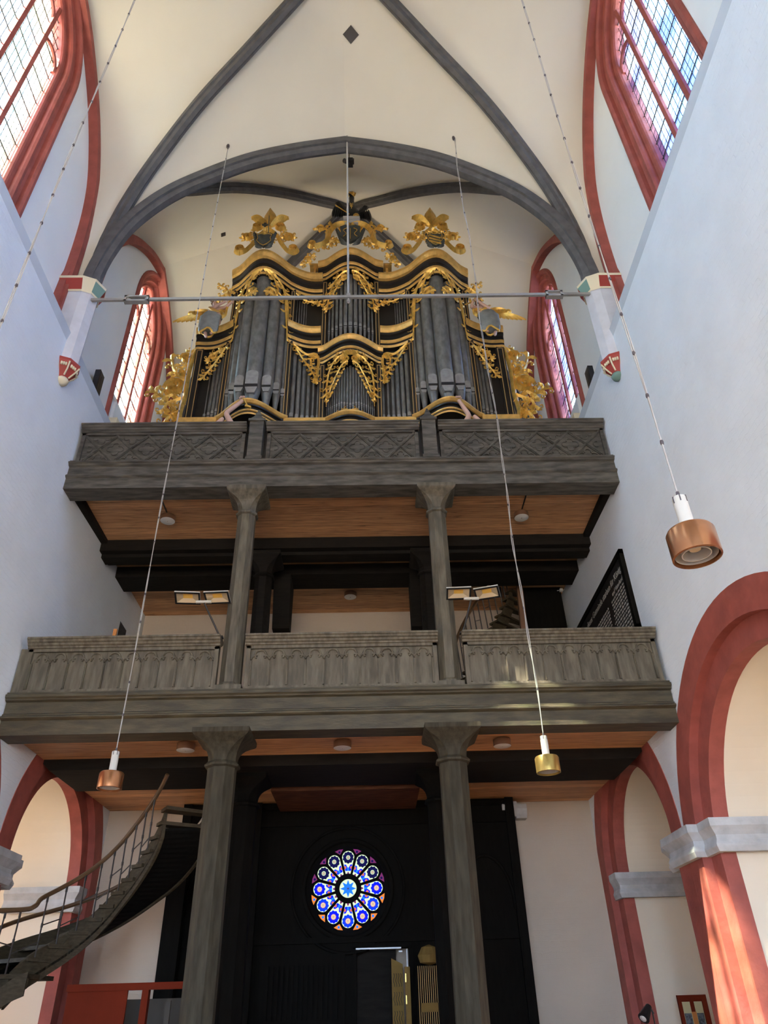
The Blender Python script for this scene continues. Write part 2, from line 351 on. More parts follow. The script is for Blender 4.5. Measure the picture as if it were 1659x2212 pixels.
# lower walls with the arcade openings
for side, nm in ((-1, 'wall_left'), (1, 'wall_right')):
    m = MB(); pts = [(-9, 0)]
    for yc, zc, r in sorted(ARCHES):
        ri = r-.03
        pts += [(yc-ri, 0)] + list(reversed(circ(yc, zc, ri, 0, PI, 28))) + [(yc+ri, 0)]
    pts += [(YB+.5, 0), (YB+.5, LZ), (-9, LZ)]
    m.prism(pts, lambda a, b, c: (c, a, b), side*W, side*7.45)
    wl = struct(nm, m, 'white_side')
    m = MB(); m.box(side*(W-.03) if side > 0 else -W-.28, W+.28 if side > 0 else -(W-.03), -9, YB, LZ-.20, LZ+.02)
    m.v = [((side*(W+.0) if (abs(v[0]) < W and v[2] < LZ-.1) else v[0]), v[1], v[2]) for v in m.v]
    struct('trim_ledge', m, 'ledge', wl)
    # red bands of the arches: outer order flush with the wall, stepped inner order, soffit
    for yc, zc, r in ARCHES[:3]:
        def band(r0, r1, x0, x1, matn, zc=zc, yc=yc):
            mb = MB(); out = []
            for rr, xx in ((r0, x0), (r1, x0), (r1, x1), (r0, x1)):
                out.append([(side*xx, yc+rr, 0)] + [(side*xx, y, z) for y, z in circ(yc, zc, rr, 0, PI, 40)] + [(side*xx, yc-rr, 0)])
            vs = [p for l in out for p in l]; n = len(out[0]); fs = []
            for k in range(4):
                for i in range(n-1): fs.append((k*n+i, k*n+i+1, ((k+1) % 4)*n+i+1, ((k+1) % 4)*n+i))
            mb.add(vs, fs); return struct('trim_arch', mb, matn, wl)
        band(r, r-.46, W-.012, W+.2, 'red')
        band(r-.40, r-RIN-.02, W+.13, W+.36, 'red')
        band(r+.02, r-RIN, W+.34, W+2.12, 'beige')
    mb = MB(); mb.box(min(side*(W-.010), side*(W+.1)), max(side*(W-.010), side*(W+.1)), 12.10, 12.26, 0, 3.42); struct('trim_pier', mb, 'red', wl)
    # grey stone imposts on the piers
    prof = [(0, 0), (.10, 0), (.13, .07), (.13, .10), (.10, .16), (.10, .22), (.14, .28), (.18, .33), (.18, .44), (0, .44)]
    for ya, yb in ((9.10+3.05-.72, 14.65-2.45+.72), (14.65+2.45-.72, 17.0), (2.6+3.05-.72, 9.1-3.05+.72)):
        mb = MB()
        eA = .08; eB = .08
        xe = 6.80 if ya > 16 else 7.40
        path = [(side*xe, ya-.06-eA, 3.40), (side*(W+.16), ya-.06-eA, 3.40), (side*(W+.16), ya+.32, 3.40), (side*W, ya+.32, 3.40), (side*W, yb-.32, 3.40), (side*(W+.16), yb-.32, 3.40), (side*(W+.16), yb+.06+eB, 3.40), (side*xe, yb+.06+eB, 3.40)]
        if yb >= 16.9: path = path[:5]
        P = [Vector(p) for p in path]; loops = []
        for i, p in enumerate(P):
            t0 = (P[i]-P[i-1]).normalized() if i else (P[1]-P[0]).normalized(); t1 = (P[i+1]-P[i]).normalized() if i < len(P)-1 else t0
            def outw(t): return Vector((t.y, -t.x, 0))*(-1 if side > 0 else 1)
            n0, n1 = outw(t0), outw(t1); b = (n0+n1).normalized(); kk = 1/max(.5, b.dot(n0))
            loops.append([p + b*(q*kk) + Vector((0, 0, h)) for q, h in prof])
        mb.loft(loops, closed=True, cap0=True, cap1=True)
        struct('trim_impost', mb, 'stone', wl)

# outer aisle walls, end walls, aisle ceilings
for side, nm in ((-1, 'wall_aisle_left'), (1, 'wall_aisle_right')):
    m = MB()
    win = [[(a, 2.2), (a+q, 2.2), (a+q, 5.0), (a+q/2, 5.9), (a, 5.0)] for a, q in ([(-6, 1.8), (-1.5, 1.8), (3.2, 1.8), (8.3, 1.5), (12.4, 1.2)] if side < 0 else [(-6, 1.8), (-1.5, 1.8), (3.2, 1.4), (8.3, .7)])]  # window openings added out of view to light the aisles
    m.prism([(-9, 0), (YB+.5, 0), (YB+.5, 7.6), (-9, 7.6)], lambda a, b, c: (c, a, b), side*10.0, side*10.5, holes=win)
    struct(nm, m, 'beige')
    m = MB(); pts = [(side*7.4, 6.2)] + [(side*(8.75-1.25*math.cos(PI*k/16)), 6.2+1.0*math.sin(PI*k/16)) for k in range(17)] + [(side*10.5, 6.2), (side*10.5, 8), (side*7.4, 8)]
    m.prism(pts, lambda a, b, c: (a, c, b), -9, YB+.4)
    struct('ceiling_aisle_left' if side < 0 else 'ceiling_aisle_right', m, 'beige')
m = MB(); m.box(-10.6, -6.75, YB, YB+.5, 0, 8); m.box(6.75, 10.6, YB, YB+.5, 0, 8); m.box(-6.9, -6.0, YB-.02, YB+.4, 0, 8); m.box(6.0, 6.9, YB-.02, YB+.4, 0, 8); struct('wall_aisle_back', m, 'beige')
# west window added unseen behind the organ case to light the rear vault
m = MB(); m.prism([(-6.8, 0), (6.8, 0), (6.8, 25), (-6.8, 25)], FXZ, YB, YB+.6, holes=[[(-1.7, 13.4), (1.7, 13.4), (1.7, 17.0), (0, 18.6), (-1.7, 17.0)]]); struct('wall_back', m, 'white_front')

# ------------------------------------------------------------------ upper walls with pointed windows
WZ, WC = 18.25, 1.06          # springing of the window arches, offset of the arc centres
def lancet(w, z0, zs=WZ, c=WC, n=12):
    """outline in (u, z): up the right jamb, over the point, down the left jamb"""
    R = w+c; a1 = math.acos(c/R)
    r = [(w, z0)] + [(-c+R*math.cos(a1*k/n), zs+R*math.sin(a1*k/n)) for k in range(n+1)]
    return r + [(-u, z) for u, z in reversed(r[:-1])]
WINS = [(6.45, 13.95), (14.42, 15.05), (-1.75, 13.95)]
WIN_N = [0]
for side, nm in ((-1, 'wall_upper_left'), (1, 'wall_upper_right')):
    m = MB(); holes = [[(yc+u, z) for u, z in lancet(1.37, 13.0)] for yc, _ in WINS]
    m.prism([(-9, LZ-.1), (YB+.5, LZ-.1), (YB+.5, 25), (-9, 25)], lambda a, b, c: (c, a, b), side*W2, side*(W2+1.0), holes=holes)
    struct(nm, m, 'white_up')
    for yc, zg in WINS:
        WIN_N[0] += 1
        wi = bpy.data.objects.new('window_%d' % WIN_N[0], None); COL.objects.link(wi); wi['kind'] = 'structure'
        X = lambda s: side*(W+s)
        steps = [(1.41, .52), (1.41, .46), (1.37, .42), (1.31, .42), (1.27, .46), (1.26, .54), (1.20, .56), (1.17, .54), (1.12, .54), (1.09, .58), (1.08, .66), (1.02, .68), (1.00, .66), (.97, .68), (.95, .72), (.95, .92)]
        mb = MB(); loops = [[(X(s), yc+u, z) for u, z in lancet(q, 12.9)] for q, s in steps]; mb.loft(loops, closed=False)
        struct('window_frame', mb, 'red', wi)
        mb = MB(); mb.prism([(yc+u, z) for u, z in lancet(.97, zg-.2)], lambda a, b, c: (c, a, b), X(.80), X(.805))
        struct('window_pane', mb, 'glassL' if side < 0 else 'glassR', wi)
        for u in (-.33, .33):
            zt = WZ + math.sqrt((.95+WC)**2-(abs(u)+WC)**2)
            mb = MB(); mb.tube([(X(.76), yc+u, zg-.1), (X(.76), yc+u, zt)], .062, 6)
            s2 = 1 if u > 0 else -1
            arc = [(u+s2*.31-s2*.31*math.cos(PI*k/10), WZ-.05+.42*math.sin(PI*k/10)**.8) for k in range(11)]
            mb.tube([(X(.77), yc+a, b) for a, b in arc], .045, 6)
            struct('mullion', mb, 'red', wi)
        arc = [(.33*math.cos(PI*k/10), WZ+.75+.5*math.sin(PI*k/10)**.8) for k in range(11)]
        mb = MB(); mb.tube([(X(.77), yc+a, b) for a, b in arc], .045, 6); struct('tracery', mb, 'red', wi)
        for k in range(12):
            z = zg+.35+k*.52
            hw = .95 if z < WZ else math.sqrt(max(0, (.95+WC)**2-(z-WZ)**2))-WC
            if hw < .12: continue
            mb = MB(); mb.box(min(X(.785), X(.797)), max(X(.785), X(.797)), yc-hw, yc+hw, z-.016, z+.016)
            struct('saddle_bar', mb, 'darkiron', wi)
        mb = MB(); mb.prism([(.46, 12.75), (.90, 12.75), (.90, zg+.05), (.76, zg+.02), (.52, zg-.62), (.46, zg-.66)], lambda a, b, c: (X(a), c, b), yc-.98, yc+.98)
        mb.prism([(.54, 12.75), (.72, 12.75), (.72, zg-.30), (.54, zg-.75)], lambda a, b, c: (X(a), c, b), yc-1.40, yc+1.40)
        struct('window_sill', mb, 'white_up', wi)

# ------------------------------------------------------------------ ribs and vault
TR = [(5.36, 14.2), (5.37, 14.7), (5.24, 15.6), (4.92, 16.65), (4.30, 17.67), (3.55, 18.41), (2.39, 19.25), (1.2, 19.74), (0, 20.05)]
DR = [(5.30, 14.2), (5.30, 15.4), (5.10, 17.2), (4.65, 18.75), (4.10, 19.55), (3.15, 20.88), (2.0, 22.08), (.75, 23.1), (.25, 23.5), (0, 23.62)]
DF = [(5.30, 14.2), (5.34, 15.9), (4.90, 17.45), (4.15, 18.75), (3.33, 19.75), (2.3, 20.5), (1.5, 21.1), (.6, 21.75), (0, 22.0)]
FM = [(3.28, 13.0), (3.30, 15.3), (3.15, 16.85), (2.8, 17.85), (2.05, 18.95), (1.0, 19.9), (0, 20.45)]
NS = 22
def half(prof, fn): return resample(spline([fn(a, z) for a, z in prof], 8), NS)
def web(mb, A, D, lift=.14):
    K = 7; loops = []
    for i in range(NS):
        s = i/(NS-1); row = []
        for k in range(K):
            t = k/(K-1); p = A[i].lerp(D[i], t); p.z += lift*4*t*(1-t)*math.sin(PI*min(1, s*1.0))*.9; row.append(p)
        loops.append(row)
    mb.loft(loops, closed=False)
def bay(ya, yb, prof_d, name, back_wall=False, yc=None):
    yc = yc or (ya+yb)/2; mb = MB()
    up = .16
    for sx in (-1, 1):
        FA = {}
        for sy, ye in ((-1, ya), (1, yb)):
            hl = abs(ye-yc)
            xx = 1.09 if (back_wall and sy > 0) else 1.0
            D = half(prof_d, lambda a, z: (sx*a*(1+.05*(back_wall and sy > 0)), yc+sy*hl*(a/5.30), z+up))
            T = half(TR, lambda a, z: (sx*a*xx, ye+(.1 if (back_wall and sy > 0) else 0), z+up))
            Fm = half(FM, lambda a, z: (sx*(W2+.12), yc+sy*min(a, hl-.06), z+up*.4))
            web(mb, T, D); web(mb, Fm, D)
    o = struct(name, mb, 'vault', smooth=True, parent=None); smooth_angle(o, .5); return o
BY = 14.05
bay(Y1, Y2, DR, 'ceiling', True, BY)
bay(Y0, Y1, DF, 'ceiling_front')
bay(-4.05, Y0, DF, 'ceiling_choir')
m = MB(); m.box(-7, 7, -9, YB+1, 24.6, 25.0); struct('ceiling_sky_block', m, 'white_up')  # unseen slab added above the vaults to keep sky light out
# choir end behind the viewer: a wall with three low windows added to light the galleries
m = MB(); m.prism([(-10.6, 0), (10.6, 0), (10.6, 25), (-10.6, 25)], FXZ, -9.4, -8.9, holes=[[(x-1.0, 1.2), (x+1.0, 1.2), (x+1.0, 6.8), (x, 8.0), (x-1.0, 6.8)] for x in (-3.6, 0, 3.6)])
struct('wall_choir', m, 'white_up')

RIBP = [(-.15, -.10), (-.15, .08), (-.10, .08), (-.055, .17), (.055, .17), (.10, .08), (.15, .08), (.15, -.10)]
def rib(name, pts, side, scale=1.0, material='rib', flip=1):
    mb = MB(); mb.sweep(pts, [(a*scale, flip*b*scale) for a, b in RIBP], side); return struct(name, mb, material)
TN = [0]
def tn():
    TN[0] += 1; return 'trim_%d' % TN[0]
def mirror_profile(prof, n=8):
    h = spline([Vector((a, z, 0)) for a, z in prof], n); return [(-p.x, p.y) for p in h] + [(p.x, p.y) for p in reversed(h[:-1])]
full = mirror_profile(TR)
rib(tn(), [(x, Y1, z) for x, z in full], (0, 1, 0), 1.15, flip=1)
rib(tn(), [(x, Y0, z) for x, z in full], (0, 1, 0), 1.15, flip=1)
def diag(ya, yb, prof, bw=False, yc=None):
    yc = yc or (ya+yb)/2
    for s in (-1, 1):
        for e in (-1, 1):
            hl = yb-yc if e > 0 else yc-ya
            h = spline([(s*a*(1+.05*(bw and e > 0)), yc+e*hl*a/5.30, z) for a, z in prof], 8)
            d = Vector((s*5.3, e*hl, 0)).normalized(); n = Vector((-d.y, d.x, 0))
            rib(tn(), h, n, .92, flip=-1)
diag(Y1, Y2, DR, True, BY); diag(Y0, Y1, DF)
# boss where the rear ribs meet
m = MB(); m.lathe([(.02, 23.30), (.17, 23.34), (.2, 23.45), (.16, 23.7)], (0, BY), 16); struct(tn(), m, 'rib')
# red wall arches
for side in (-1, 1):
    for yc, hl in ((13.5, 3.55), (6.45, 3.5)):
        ycf = yc+.55 if yc > 10 else yc
        h = spline([Vector((a, z, 0)) for a, z in FM], 8)
        pts = [(side*(W2-.06), ycf+p.x, p.y) for p in h] + [(side*(W2-.06), ycf-p.x, p.y) for p in reversed(h[:-1])]
        pts = [(x, min(YB-.1, y), z) for x, y, z in pts]
        rib(tn(), pts, (1, 0, 0), 1.0, 'red', flip=-1)
        mb = MB()
        if yc < 10: mb.prism([(9.55, LZ), (9.98, LZ), (9.98, 14.3), (9.78, 15.2), (9.62, 14.4)], lambda a, b, c: (c, a, b), side*(W2+.02), side*(W2-.14))
        else: mb.prism([(9.98, LZ), (10.72, LZ), (10.72, 13.4), (10.35, 14.1), (9.98, 14.3)], lambda a, b, c: (c, a, b), side*(W2+.02), side*(W2-.06))
        struct(tn(), mb, 'red')

# corbelled shafts carrying the vault
def corbel_shaft(side):
    yc = Y1; xw = side*W
    def oct_loop(r, z, x0=xw, ry=None):
        ry = ry or r
        return [(x0+side*.55, yc-ry*.95, z)] + [(x0-side*r*math.sin(a)*.98, yc-ry*math.cos(a), z) for a in [PI*k/8 for k in range(1, 8)]][::1] + [(x0+side*.55, yc+ry*.95, z)]
    def o6(r, z):
        c = [(.55, -r), (.02, -r), (-.62*r, -.72*r), (-.98*r, 0), (-.62*r, .72*r), (.02, r), (.55, r)]
        return [(xw+side*a, yc+b, z) for a, b in c]
    m = MB(); m.loft([o6(.24, 11.98), o6(.24, 13.98)], cap0=True, cap1=True)
    p = struct(tn(), m, 'pil')
    m = MB(); m.loft([o6(.10, 11.62), o6(.13, 11.70), o6(.29, 11.97), o6(.30, 12.02), o6(.25, 12.05)], cap0=True, cap1=True); c = struct('corbel', m, 'capred', p)
    m = MB(); m.lathe([(.03, 11.54), (.10, 11.58), (.12, 11.64), (.10, 11.68)], (xw-side*.03, yc), 14); struct('corbel_knob', m, 'cream' if side < 0 else 'capgreen', c, True)
    m = MB(); lo, hi = o6(.135, 11.70), o6(.295, 11.95)
    for a, b in zip(lo[1:-1], hi[1:-1]): m.tube([a, Vector(a).lerp(Vector(b), .5)+Vector((-side*.01, 0, 0)), b], .016, 6)
    for i in range(1, 5):
        for t in (.25, .5, .75): m.tube([Vector(lo[i]).lerp(Vector(lo[i+1]), .5).lerp(Vector(hi[i]).lerp(Vector(hi[i+1]), t), .75)+Vector((-side*.012, 0, q)) for q in (-.03, .03)], .02, 6)
    struct('corbel_carving', m, 'cream', c)
    m = MB()
    lo, hi = o6(.25, 13.98), o6(.35, 14.26)
    for i in range(6):
        m.cur = (0, 1, 2, 0, 1, 0)[i]; m.add([lo[i], lo[i+1], hi[i+1], hi[i]], [(0, 1, 2, 3)])
    m.cur = 1; m.loft([hi, o6(.36, 14.32), o6(.20, 14.34)], cap1=True)
    m.loft([o6(.25, 13.96), o6(.275, 13.99), o6(.25, 14.01)])
    struct('capital', m, ['capred', 'cream', 'capgreen'], p)
for sd in (-1, 1): corbel_shaft(sd)
# ================================================================== GALLERIES
def at(px, py, X=None, Y=None, Z=None):
    """the point of a real plane (x, y or z = const) that is seen at a pixel of the photograph"""
    d = FW + RT*((px-829.5)/F_PX) - UP*((py-1106)/F_PX)
    t = (X-CAM.x)/d.x if X is not None else (Y-CAM.y)/d.y if Y is not None else (Z-CAM.z)/d.z
    return CAM + d*t
def profile_bar(mb, prof, x0, x1):
    """profile in (y, z) run along x"""
    mb.loft([[(x0, y, z) for y, z in prof], [(x1, y, z) for y, z in prof]], cap0=True, cap1=True)
FX = lambda a, b, c: (a, c, b)

# ---- upper (organ) gallery
G = thing('organ_gallery', 'upper dark oak gallery under the organ, with lozenge and quatrefoil parapet', 'gallery', (0, 11.2, 9.98))
m = MB()
profile_bar(m, [(11.15, 9.98), (11.15, 10.22), (11.12, 10.235), (11.10, 10.25), (11.10, 10.275), (11.13, 10.29), (11.13, 10.31), (11.16, 10.33), (11.16, 10.50), (11.11, 10.52), (11.10, 10.54), (11.07, 10.56), (11.07, 10.585), (11.12, 10.60), (11.12, 10.64), (11.56, 10.64), (11.56, 9.98)], -5.37, 5.37)
m.build('front_beam', 'oak2', G)
def parapet(name, x0, x1, zt, zb, yf, parent, material, style):
    m = MB()
    # backing, frame and cornice
    m.box(x0, x1, yf+.045, yf+.12, zb, zt-.05)
    m.box(x0, x0+.07, yf, yf+.06, zb, zt-.1); m.box(x1-.07, x1, yf, yf+.06, zb, zt-.1)
    m.box(x0, x1, yf, yf+.06, zt-.20, zt-.08); m.box(x0, x1, yf-.012, yf+.06, zb-.0, zb+.06)
    m.box(x0, x1, yf-.03, yf+.06, zb-.0, zb+.025)
    p = m.build(name, material, parent)
    m = MB()
    profile_bar(m, [(yf, zt-.15), (yf-.025, zt-.14), (yf-.03, zt-.12), (yf-.06, zt-.10), (yf-.07, zt-.075), (yf-.10, zt-.06), (yf-.115, zt-.03), (yf-.135, zt-.02), (yf-.135, zt+.012), (yf+.20, zt+.012), (yf+.20, zt-.05), (yf+.05, zt-.15)], x0-.02, x1+.02)
    m.build('coping', material, p)
    m = MB(); a0, a1 = x0+.085, x1-.085; b0, b1 = zb+.075, zt-.215; R3 = lambda a, b: (a, yf+.036, b)
    if style == 'lozenge':
        n = max(1, round((a1-a0)/.62)); per = (a1-a0)/n; h = b1-b0
        t = .013; cz = (b0+b1)/2
        def lobe(cx, cy, r, s0, s1):
            m.tube([R3(cx+r*math.cos(lerp(s0, s1, i/8)), cy+r*math.sin(lerp(s0, s1, i/8))) for i in range(9)], t, 5)
        for k in range(n):
            for z0, z1 in ((b1, b0), (b0, b1)):
                A, B = (a0+k*per, z0), (a0+(k+1)*per, z1)
                m.bar(R3(*A), R3(*B), .046, .045, (0, 1, 0)); m.bar((A[0], yf+.013, A[1]), (B[0], yf+.013, B[1]), .016, .03, (0, 1, 0))
            cx = a0+(k+.5)*per          # trefoils in the triangles above and below each crossing
            for sg, zz in ((1, b0), (-1, b1)):
                r = per*.105
                lobe(cx, zz+sg*(h*.20), r, -.35 if sg > 0 else PI-.35, PI+.35 if sg > 0 else 2*PI+.35)
                for q in (-1, 1):
                    c0 = (cx+q*per*.20, zz+sg*h*.075); lobe(c0[0], c0[1], r*.8, PI/2-sg*q*PI*.5-.1, PI/2-sg*q*PI*.5+PI*.75) if False else m.tube([R3(c0[0]+q*r*.9*math.cos(a), c0[1]+sg*r*.75*math.sin(a)) for a in [lerp(-.3, PI*.8, i/7) for i in range(8)]], t, 5)
        for k in range(n+1):            # quatrefoils in the lozenges
            cx = a0+k*per; q = per*.125; r = per*.108
            for dx, dz, s0, s1 in ((0, q*1.1, -.3, PI+.3), (-q*1.25, 0, PI/2-.3, 1.5*PI+.3), (0, -q*1.1, PI-.3, 2*PI+.3), (q*1.25, 0, -PI/2-.3, PI/2+.3)):
                if a0-.01 <= cx+dx-r*.2 and cx+dx+r*.2 <= a1+.01 and not (k in (0, n) and dx == 0): lobe(cx+dx, cz+dz, r, s0, s1)
    else:
        n = max(1, round((a1-a0)/.312)); per = (a1-a0)/n; zs = b1-.20
        for k in range(n+1):
            x = a0+k*per
            m.bar(R3(x, b0), R3(x, zs), .034, .05, (0, 1, 0)); m.bar((x, yf+.008, b0), (x, yf+.008, zs), .014, .03, (0, 1, 0))
        for k in range(n):
            cx = a0+(k+.5)*per; hw = per/2
            for sg in (-1, 1):
                arc = [(cx+sg*(hw-.0-.5*hw*(1-math.cos(a))), zs+.02+.075*math.sin(a)) for a in [PI*.62*i/6 for i in range(7)]]
                m.tube([(a, yf+.03, b) for a, b in arc], .017, 6)
            arc = [(cx+.092*math.cos(a), zs+.105+.085*math.sin(a)) for a in [lerp(-.75, PI+.75, i/14) for i in range(15)]]
            m.tube([(a, yf+.03, b) for a, b in arc], .018, 6)
    m.build('tracery', material, p)
    return p
for x0, x1 in ((-5.28, -2.0), (-1.56, 1.50), (1.93, 5.30)): parapet('parapet_panel', x0, x1, 11.55, 10.60, 11.19, G, 'oak2', 'lozenge')
for xc in (-1.78, 1.72):
    m = MB(); m.box(xc-.14, xc+.14, 11.10, 11.38, 10.62, 11.60); m.box(xc-.165, xc+.165, 11.075, 11.40, 10.60, 10.68)
    m.box(xc-.17, xc+.17, 11.07, 11.41, 11.60, 11.66)
    b = [(xc-.15, 11.09, 11.66), (xc+.15, 11.09, 11.66), (xc+.15, 11.39, 11.66), (xc-.15, 11.39, 11.66)]; t = [(xc+(p[0]-xc)*.1, 11.24+(p[1]-11.24)*.1, 12.02) for p in b]
    m.loft([b, [(xc+(p[0]-xc)*.5, 11.24+(p[1]-11.24)*.5, 11.80) for p in b], t], cap0=True, cap1=True)
    m.build('newel_post', 'oak2', G)
m = MB(); m.box(-5.36, 5.36, 11.5, 17.04, 10.25, 10.32); m.build('ceiling_boards', 'boards', G)
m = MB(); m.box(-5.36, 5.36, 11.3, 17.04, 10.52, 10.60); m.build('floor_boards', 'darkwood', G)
for ya, yb in ((13.40, 14.02), (14.55, 15.25)):
    m = MB(); m.box(-5.36, 5.36, ya, yb, 9.98, 10.26); m.box(-5.36, 5.36, ya+.16, yb-.16, 9.90, 10.0) if ya < 14 else None; m.build('cross_beam', 'darkbeam', G)
for sd in (-1, 1):
    m = MB(); m.prism([(11.6, 10.26), (13.4, 10.26), (13.4, 10.16), (11.6, 10.10)], lambda a, b, c: (c, a, b), sd*5.36, sd*5.22); m.build('edge_trim', 'darkbeam', G)
for xc in (-1.52, 1.60):
    m = MB(); m.prism([(14.75, 8.72), (15.1, 8.72), (15.25, 9.98), (14.5, 9.98)], lambda a, b, c: (c, a, b), xc-.19, xc+.19); m.build('hanging_strut', 'darkbeam', G)

# ---- lower gallery
H = thing('singers_gallery', 'lower dark oak gallery with a trefoil-arcaded parapet', 'gallery', (0, 11.25, 5.3))
m = MB()
profile_bar(m, [(11.26, 5.29), (11.26, 5.52), (11.22, 5.535), (11.20, 5.55), (11.20, 5.575), (11.24, 5.60), (11.24, 5.62), (11.27, 5.64), (11.27, 5.82), (11.22, 5.84), (11.21, 5.86), (11.18, 5.88), (11.18, 5.925), (11.22, 5.945), (11.22, 5.97), (11.68, 5.97), (11.68, 5.29)], -5.34, 5.34)
m.build('front_beam', 'oak', H)
for x0, x1 in ((-5.20, -2.06), (-1.60, 1.58), (2.03, 5.28)): parapet('parapet_panel', x0, x1, 6.88, 5.96, 11.26, H, 'oakv', 'arcade')
m = MB(); m.box(-5.33, -5.21, 11.28, 11.40, 5.96, 6.74); m.build('end_post', 'oakv', H)
m = MB(); m.box(-5.34, 5.34, 11.6, 17.04, 5.45, 5.52); m.build('ceiling_boards', 'boards', H)
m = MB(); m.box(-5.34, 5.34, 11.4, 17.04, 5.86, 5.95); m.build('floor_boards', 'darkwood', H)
for ya, yb in ((13.10, 14.55),):
    m = MB(); m.prism([(-5.33, 5.38), (-5.20, 5.26), (5.20, 5.26), (5.33, 5.38), (5.33, 5.46), (-5.33, 5.46)], FX, ya, yb); m.build('cross_beam', 'darkbeam', H)
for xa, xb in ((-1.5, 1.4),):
    m = MB(); m.box(xa, xb, 14.7, 16.4, 5.22, 5.46); m.build('ceiling_shade_panel', 'shadeboards', H)

# ---- eight octagonal columns
def column(x, y, z0, z1, r, rc, label, material='oakc', hcap=.50, group='octagonal oak columns'):
    t = thing('octagonal_column', label, 'column', (x, y, z0), group)
    def o8(rr, z, sq=0.0):
        pts = []
        for k in range(8):
            a = PI/8+PI/4*k; px, py = rr*math.cos(a), rr*math.sin(a)
            sx_, sy_ = (1 if px > 0 else -1)*rr*.924, (1 if py > 0 else -1)*rr*.924
            pts.append((x+lerp(px, sx_, sq), y+lerp(py, sy_, sq), z))
        return pts
    zc = z1-hcap
    m = MB(); m.loft([o8(r*1.05, z0+.16), o8(r, zc)], cap0=True, cap1=True); m.build('shaft', material, t)
    m = MB(); m.loft([o8(r*1.0, zc-.03), o8(r*1.22, zc-.01), o8(r*1.25, zc+.02), o8(r*1.12, zc+.045), o8(r*1.02, zc+.07)], cap0=True, cap1=True); m.build('collar', material, t)
    m = MB(); pr = []
    for k in range(9):
        f = k/8; q = f**2.6; pr.append(o8(lerp(r*1.02, rc*.93, q), zc+.06+(hcap-.16)*f, min(1, f*1.05)**1.5))
    m.loft(pr+[o8(rc*.97, z1-.085, 1), o8(rc, z1-.07, 1), o8(rc, z1-.0, 1)], cap0=True, cap1=True); m.build('capital', material, t)
    m = MB(); m.box(x-r*1.25, x+r*1.25, y-r*1.25, y+r*1.25, z0, z0+.10); m.loft([o8(r*1.3, z0+.09), o8(r*1.25, z0+.13), o8(r*1.05, z0+.17)], cap0=True, cap1=True); m.build('base', material, t)
    return t
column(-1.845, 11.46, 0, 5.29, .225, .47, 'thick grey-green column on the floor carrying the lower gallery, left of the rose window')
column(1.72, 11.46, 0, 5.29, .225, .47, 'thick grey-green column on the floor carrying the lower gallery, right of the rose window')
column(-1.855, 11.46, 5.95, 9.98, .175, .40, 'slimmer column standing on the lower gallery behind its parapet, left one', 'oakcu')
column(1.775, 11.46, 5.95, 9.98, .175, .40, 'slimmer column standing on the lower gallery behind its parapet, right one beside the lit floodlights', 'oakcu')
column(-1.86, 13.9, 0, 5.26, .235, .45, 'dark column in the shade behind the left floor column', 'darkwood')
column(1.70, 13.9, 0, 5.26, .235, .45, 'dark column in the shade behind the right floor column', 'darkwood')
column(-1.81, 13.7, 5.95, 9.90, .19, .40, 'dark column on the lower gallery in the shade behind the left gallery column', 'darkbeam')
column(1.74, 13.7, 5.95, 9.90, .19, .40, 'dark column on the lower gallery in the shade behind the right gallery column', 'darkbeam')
# ================================================================== THE ORGAN
OX = .06                       # centre line of the organ
def Yf(x):
    """plan of the front: towers swell forward, flats sink back"""
    a = abs(x-OX)
    if a > 3.17: return 13.2 + .22*((a-3.17)/.9) + .10*math.sin(PI*min(1, (a-3.17)/.9))
    if a > 1.60: u = (a-2.385)/.79; return 13.2 - .57*(.5+.5*math.cos(PI*u))**.62 if abs(u) < 1 else 13.2
    if a > .74: t = (1.60-a)/.86; return 13.2 + .20*t + .10*math.sin(PI*t)
    u = a/.74; return 13.40 - .35*(.5+.5*math.cos(PI*u))**.62
ORG = thing('pipe_organ', 'baroque pipe organ in a black and gilded case with grey pipes, on the upper gallery', 'organ', (OX, 13.6, 10.6))
def surf(off=0.0): return lambda u, v, w=0.0: (u, Yf(u)-off-w, v)

# -- relief carving: flat strips with a raised spine, laid on any surface f(u, v, w)
def strip(mb, f, pts, width, h=.03, n=None, lobes=0, power=.7, base=.0):
    P = [Vector((a, b, 0)) for a, b in pts]; N = len(P); L, C, R, B = [], [], [], []
    for i, p in enumerate(P):
        t = (P[min(i+1, N-1)]-P[max(i-1, 0)]).normalized(); nn = Vector((-t.y, t.x, 0)); s = i/(N-1)
        wd = (width(s) if callable(width) else width)*(1+(.28*math.cos(lobes*2*PI*s) if lobes else 0))
        hh = h(s) if callable(h) else h
        a, b = p+nn*wd, p-nn*wd
        L.append(f(a.x, a.y, base+hh*.15)); C.append(f(p.x, p.y, base+hh)); R.append(f(b.x, b.y, base+hh*.15)); B.append(f(p.x, p.y, base-.012))
    mb.loft([[l, c, r, b] for l, c, r, b in zip(L, C, R, B)], cap0=True, cap1=True)
def bez(p0, p1, p2, n=9): return [((1-t)**2*p0[0]+2*t*(1-t)*p1[0]+t*t*p2[0], (1-t)**2*p0[1]+2*t*(1-t)*p1[1]+t*t*p2[1]) for t in [i/(n-1) for i in range(n)]]
def leaf(mb, f, p, ang, ln, wd, bend=.5, h=.045, lobes=3, base=0.0):
    c, s = math.cos(ang), math.sin(ang)
    q = lambda a, b: (p[0]+a*c-b*s, p[1]+a*s+b*c)
    strip(mb, f, bez(q(0, 0), q(ln*.6, 0), q(ln*.85, ln*bend), 11), lambda t: wd*(math.sin(PI*min(1, t*.93+.07))**.8)*(1-.15*t), lambda t: h*(.6+.8*math.sin(PI*t)), lobes=lobes, base=base)
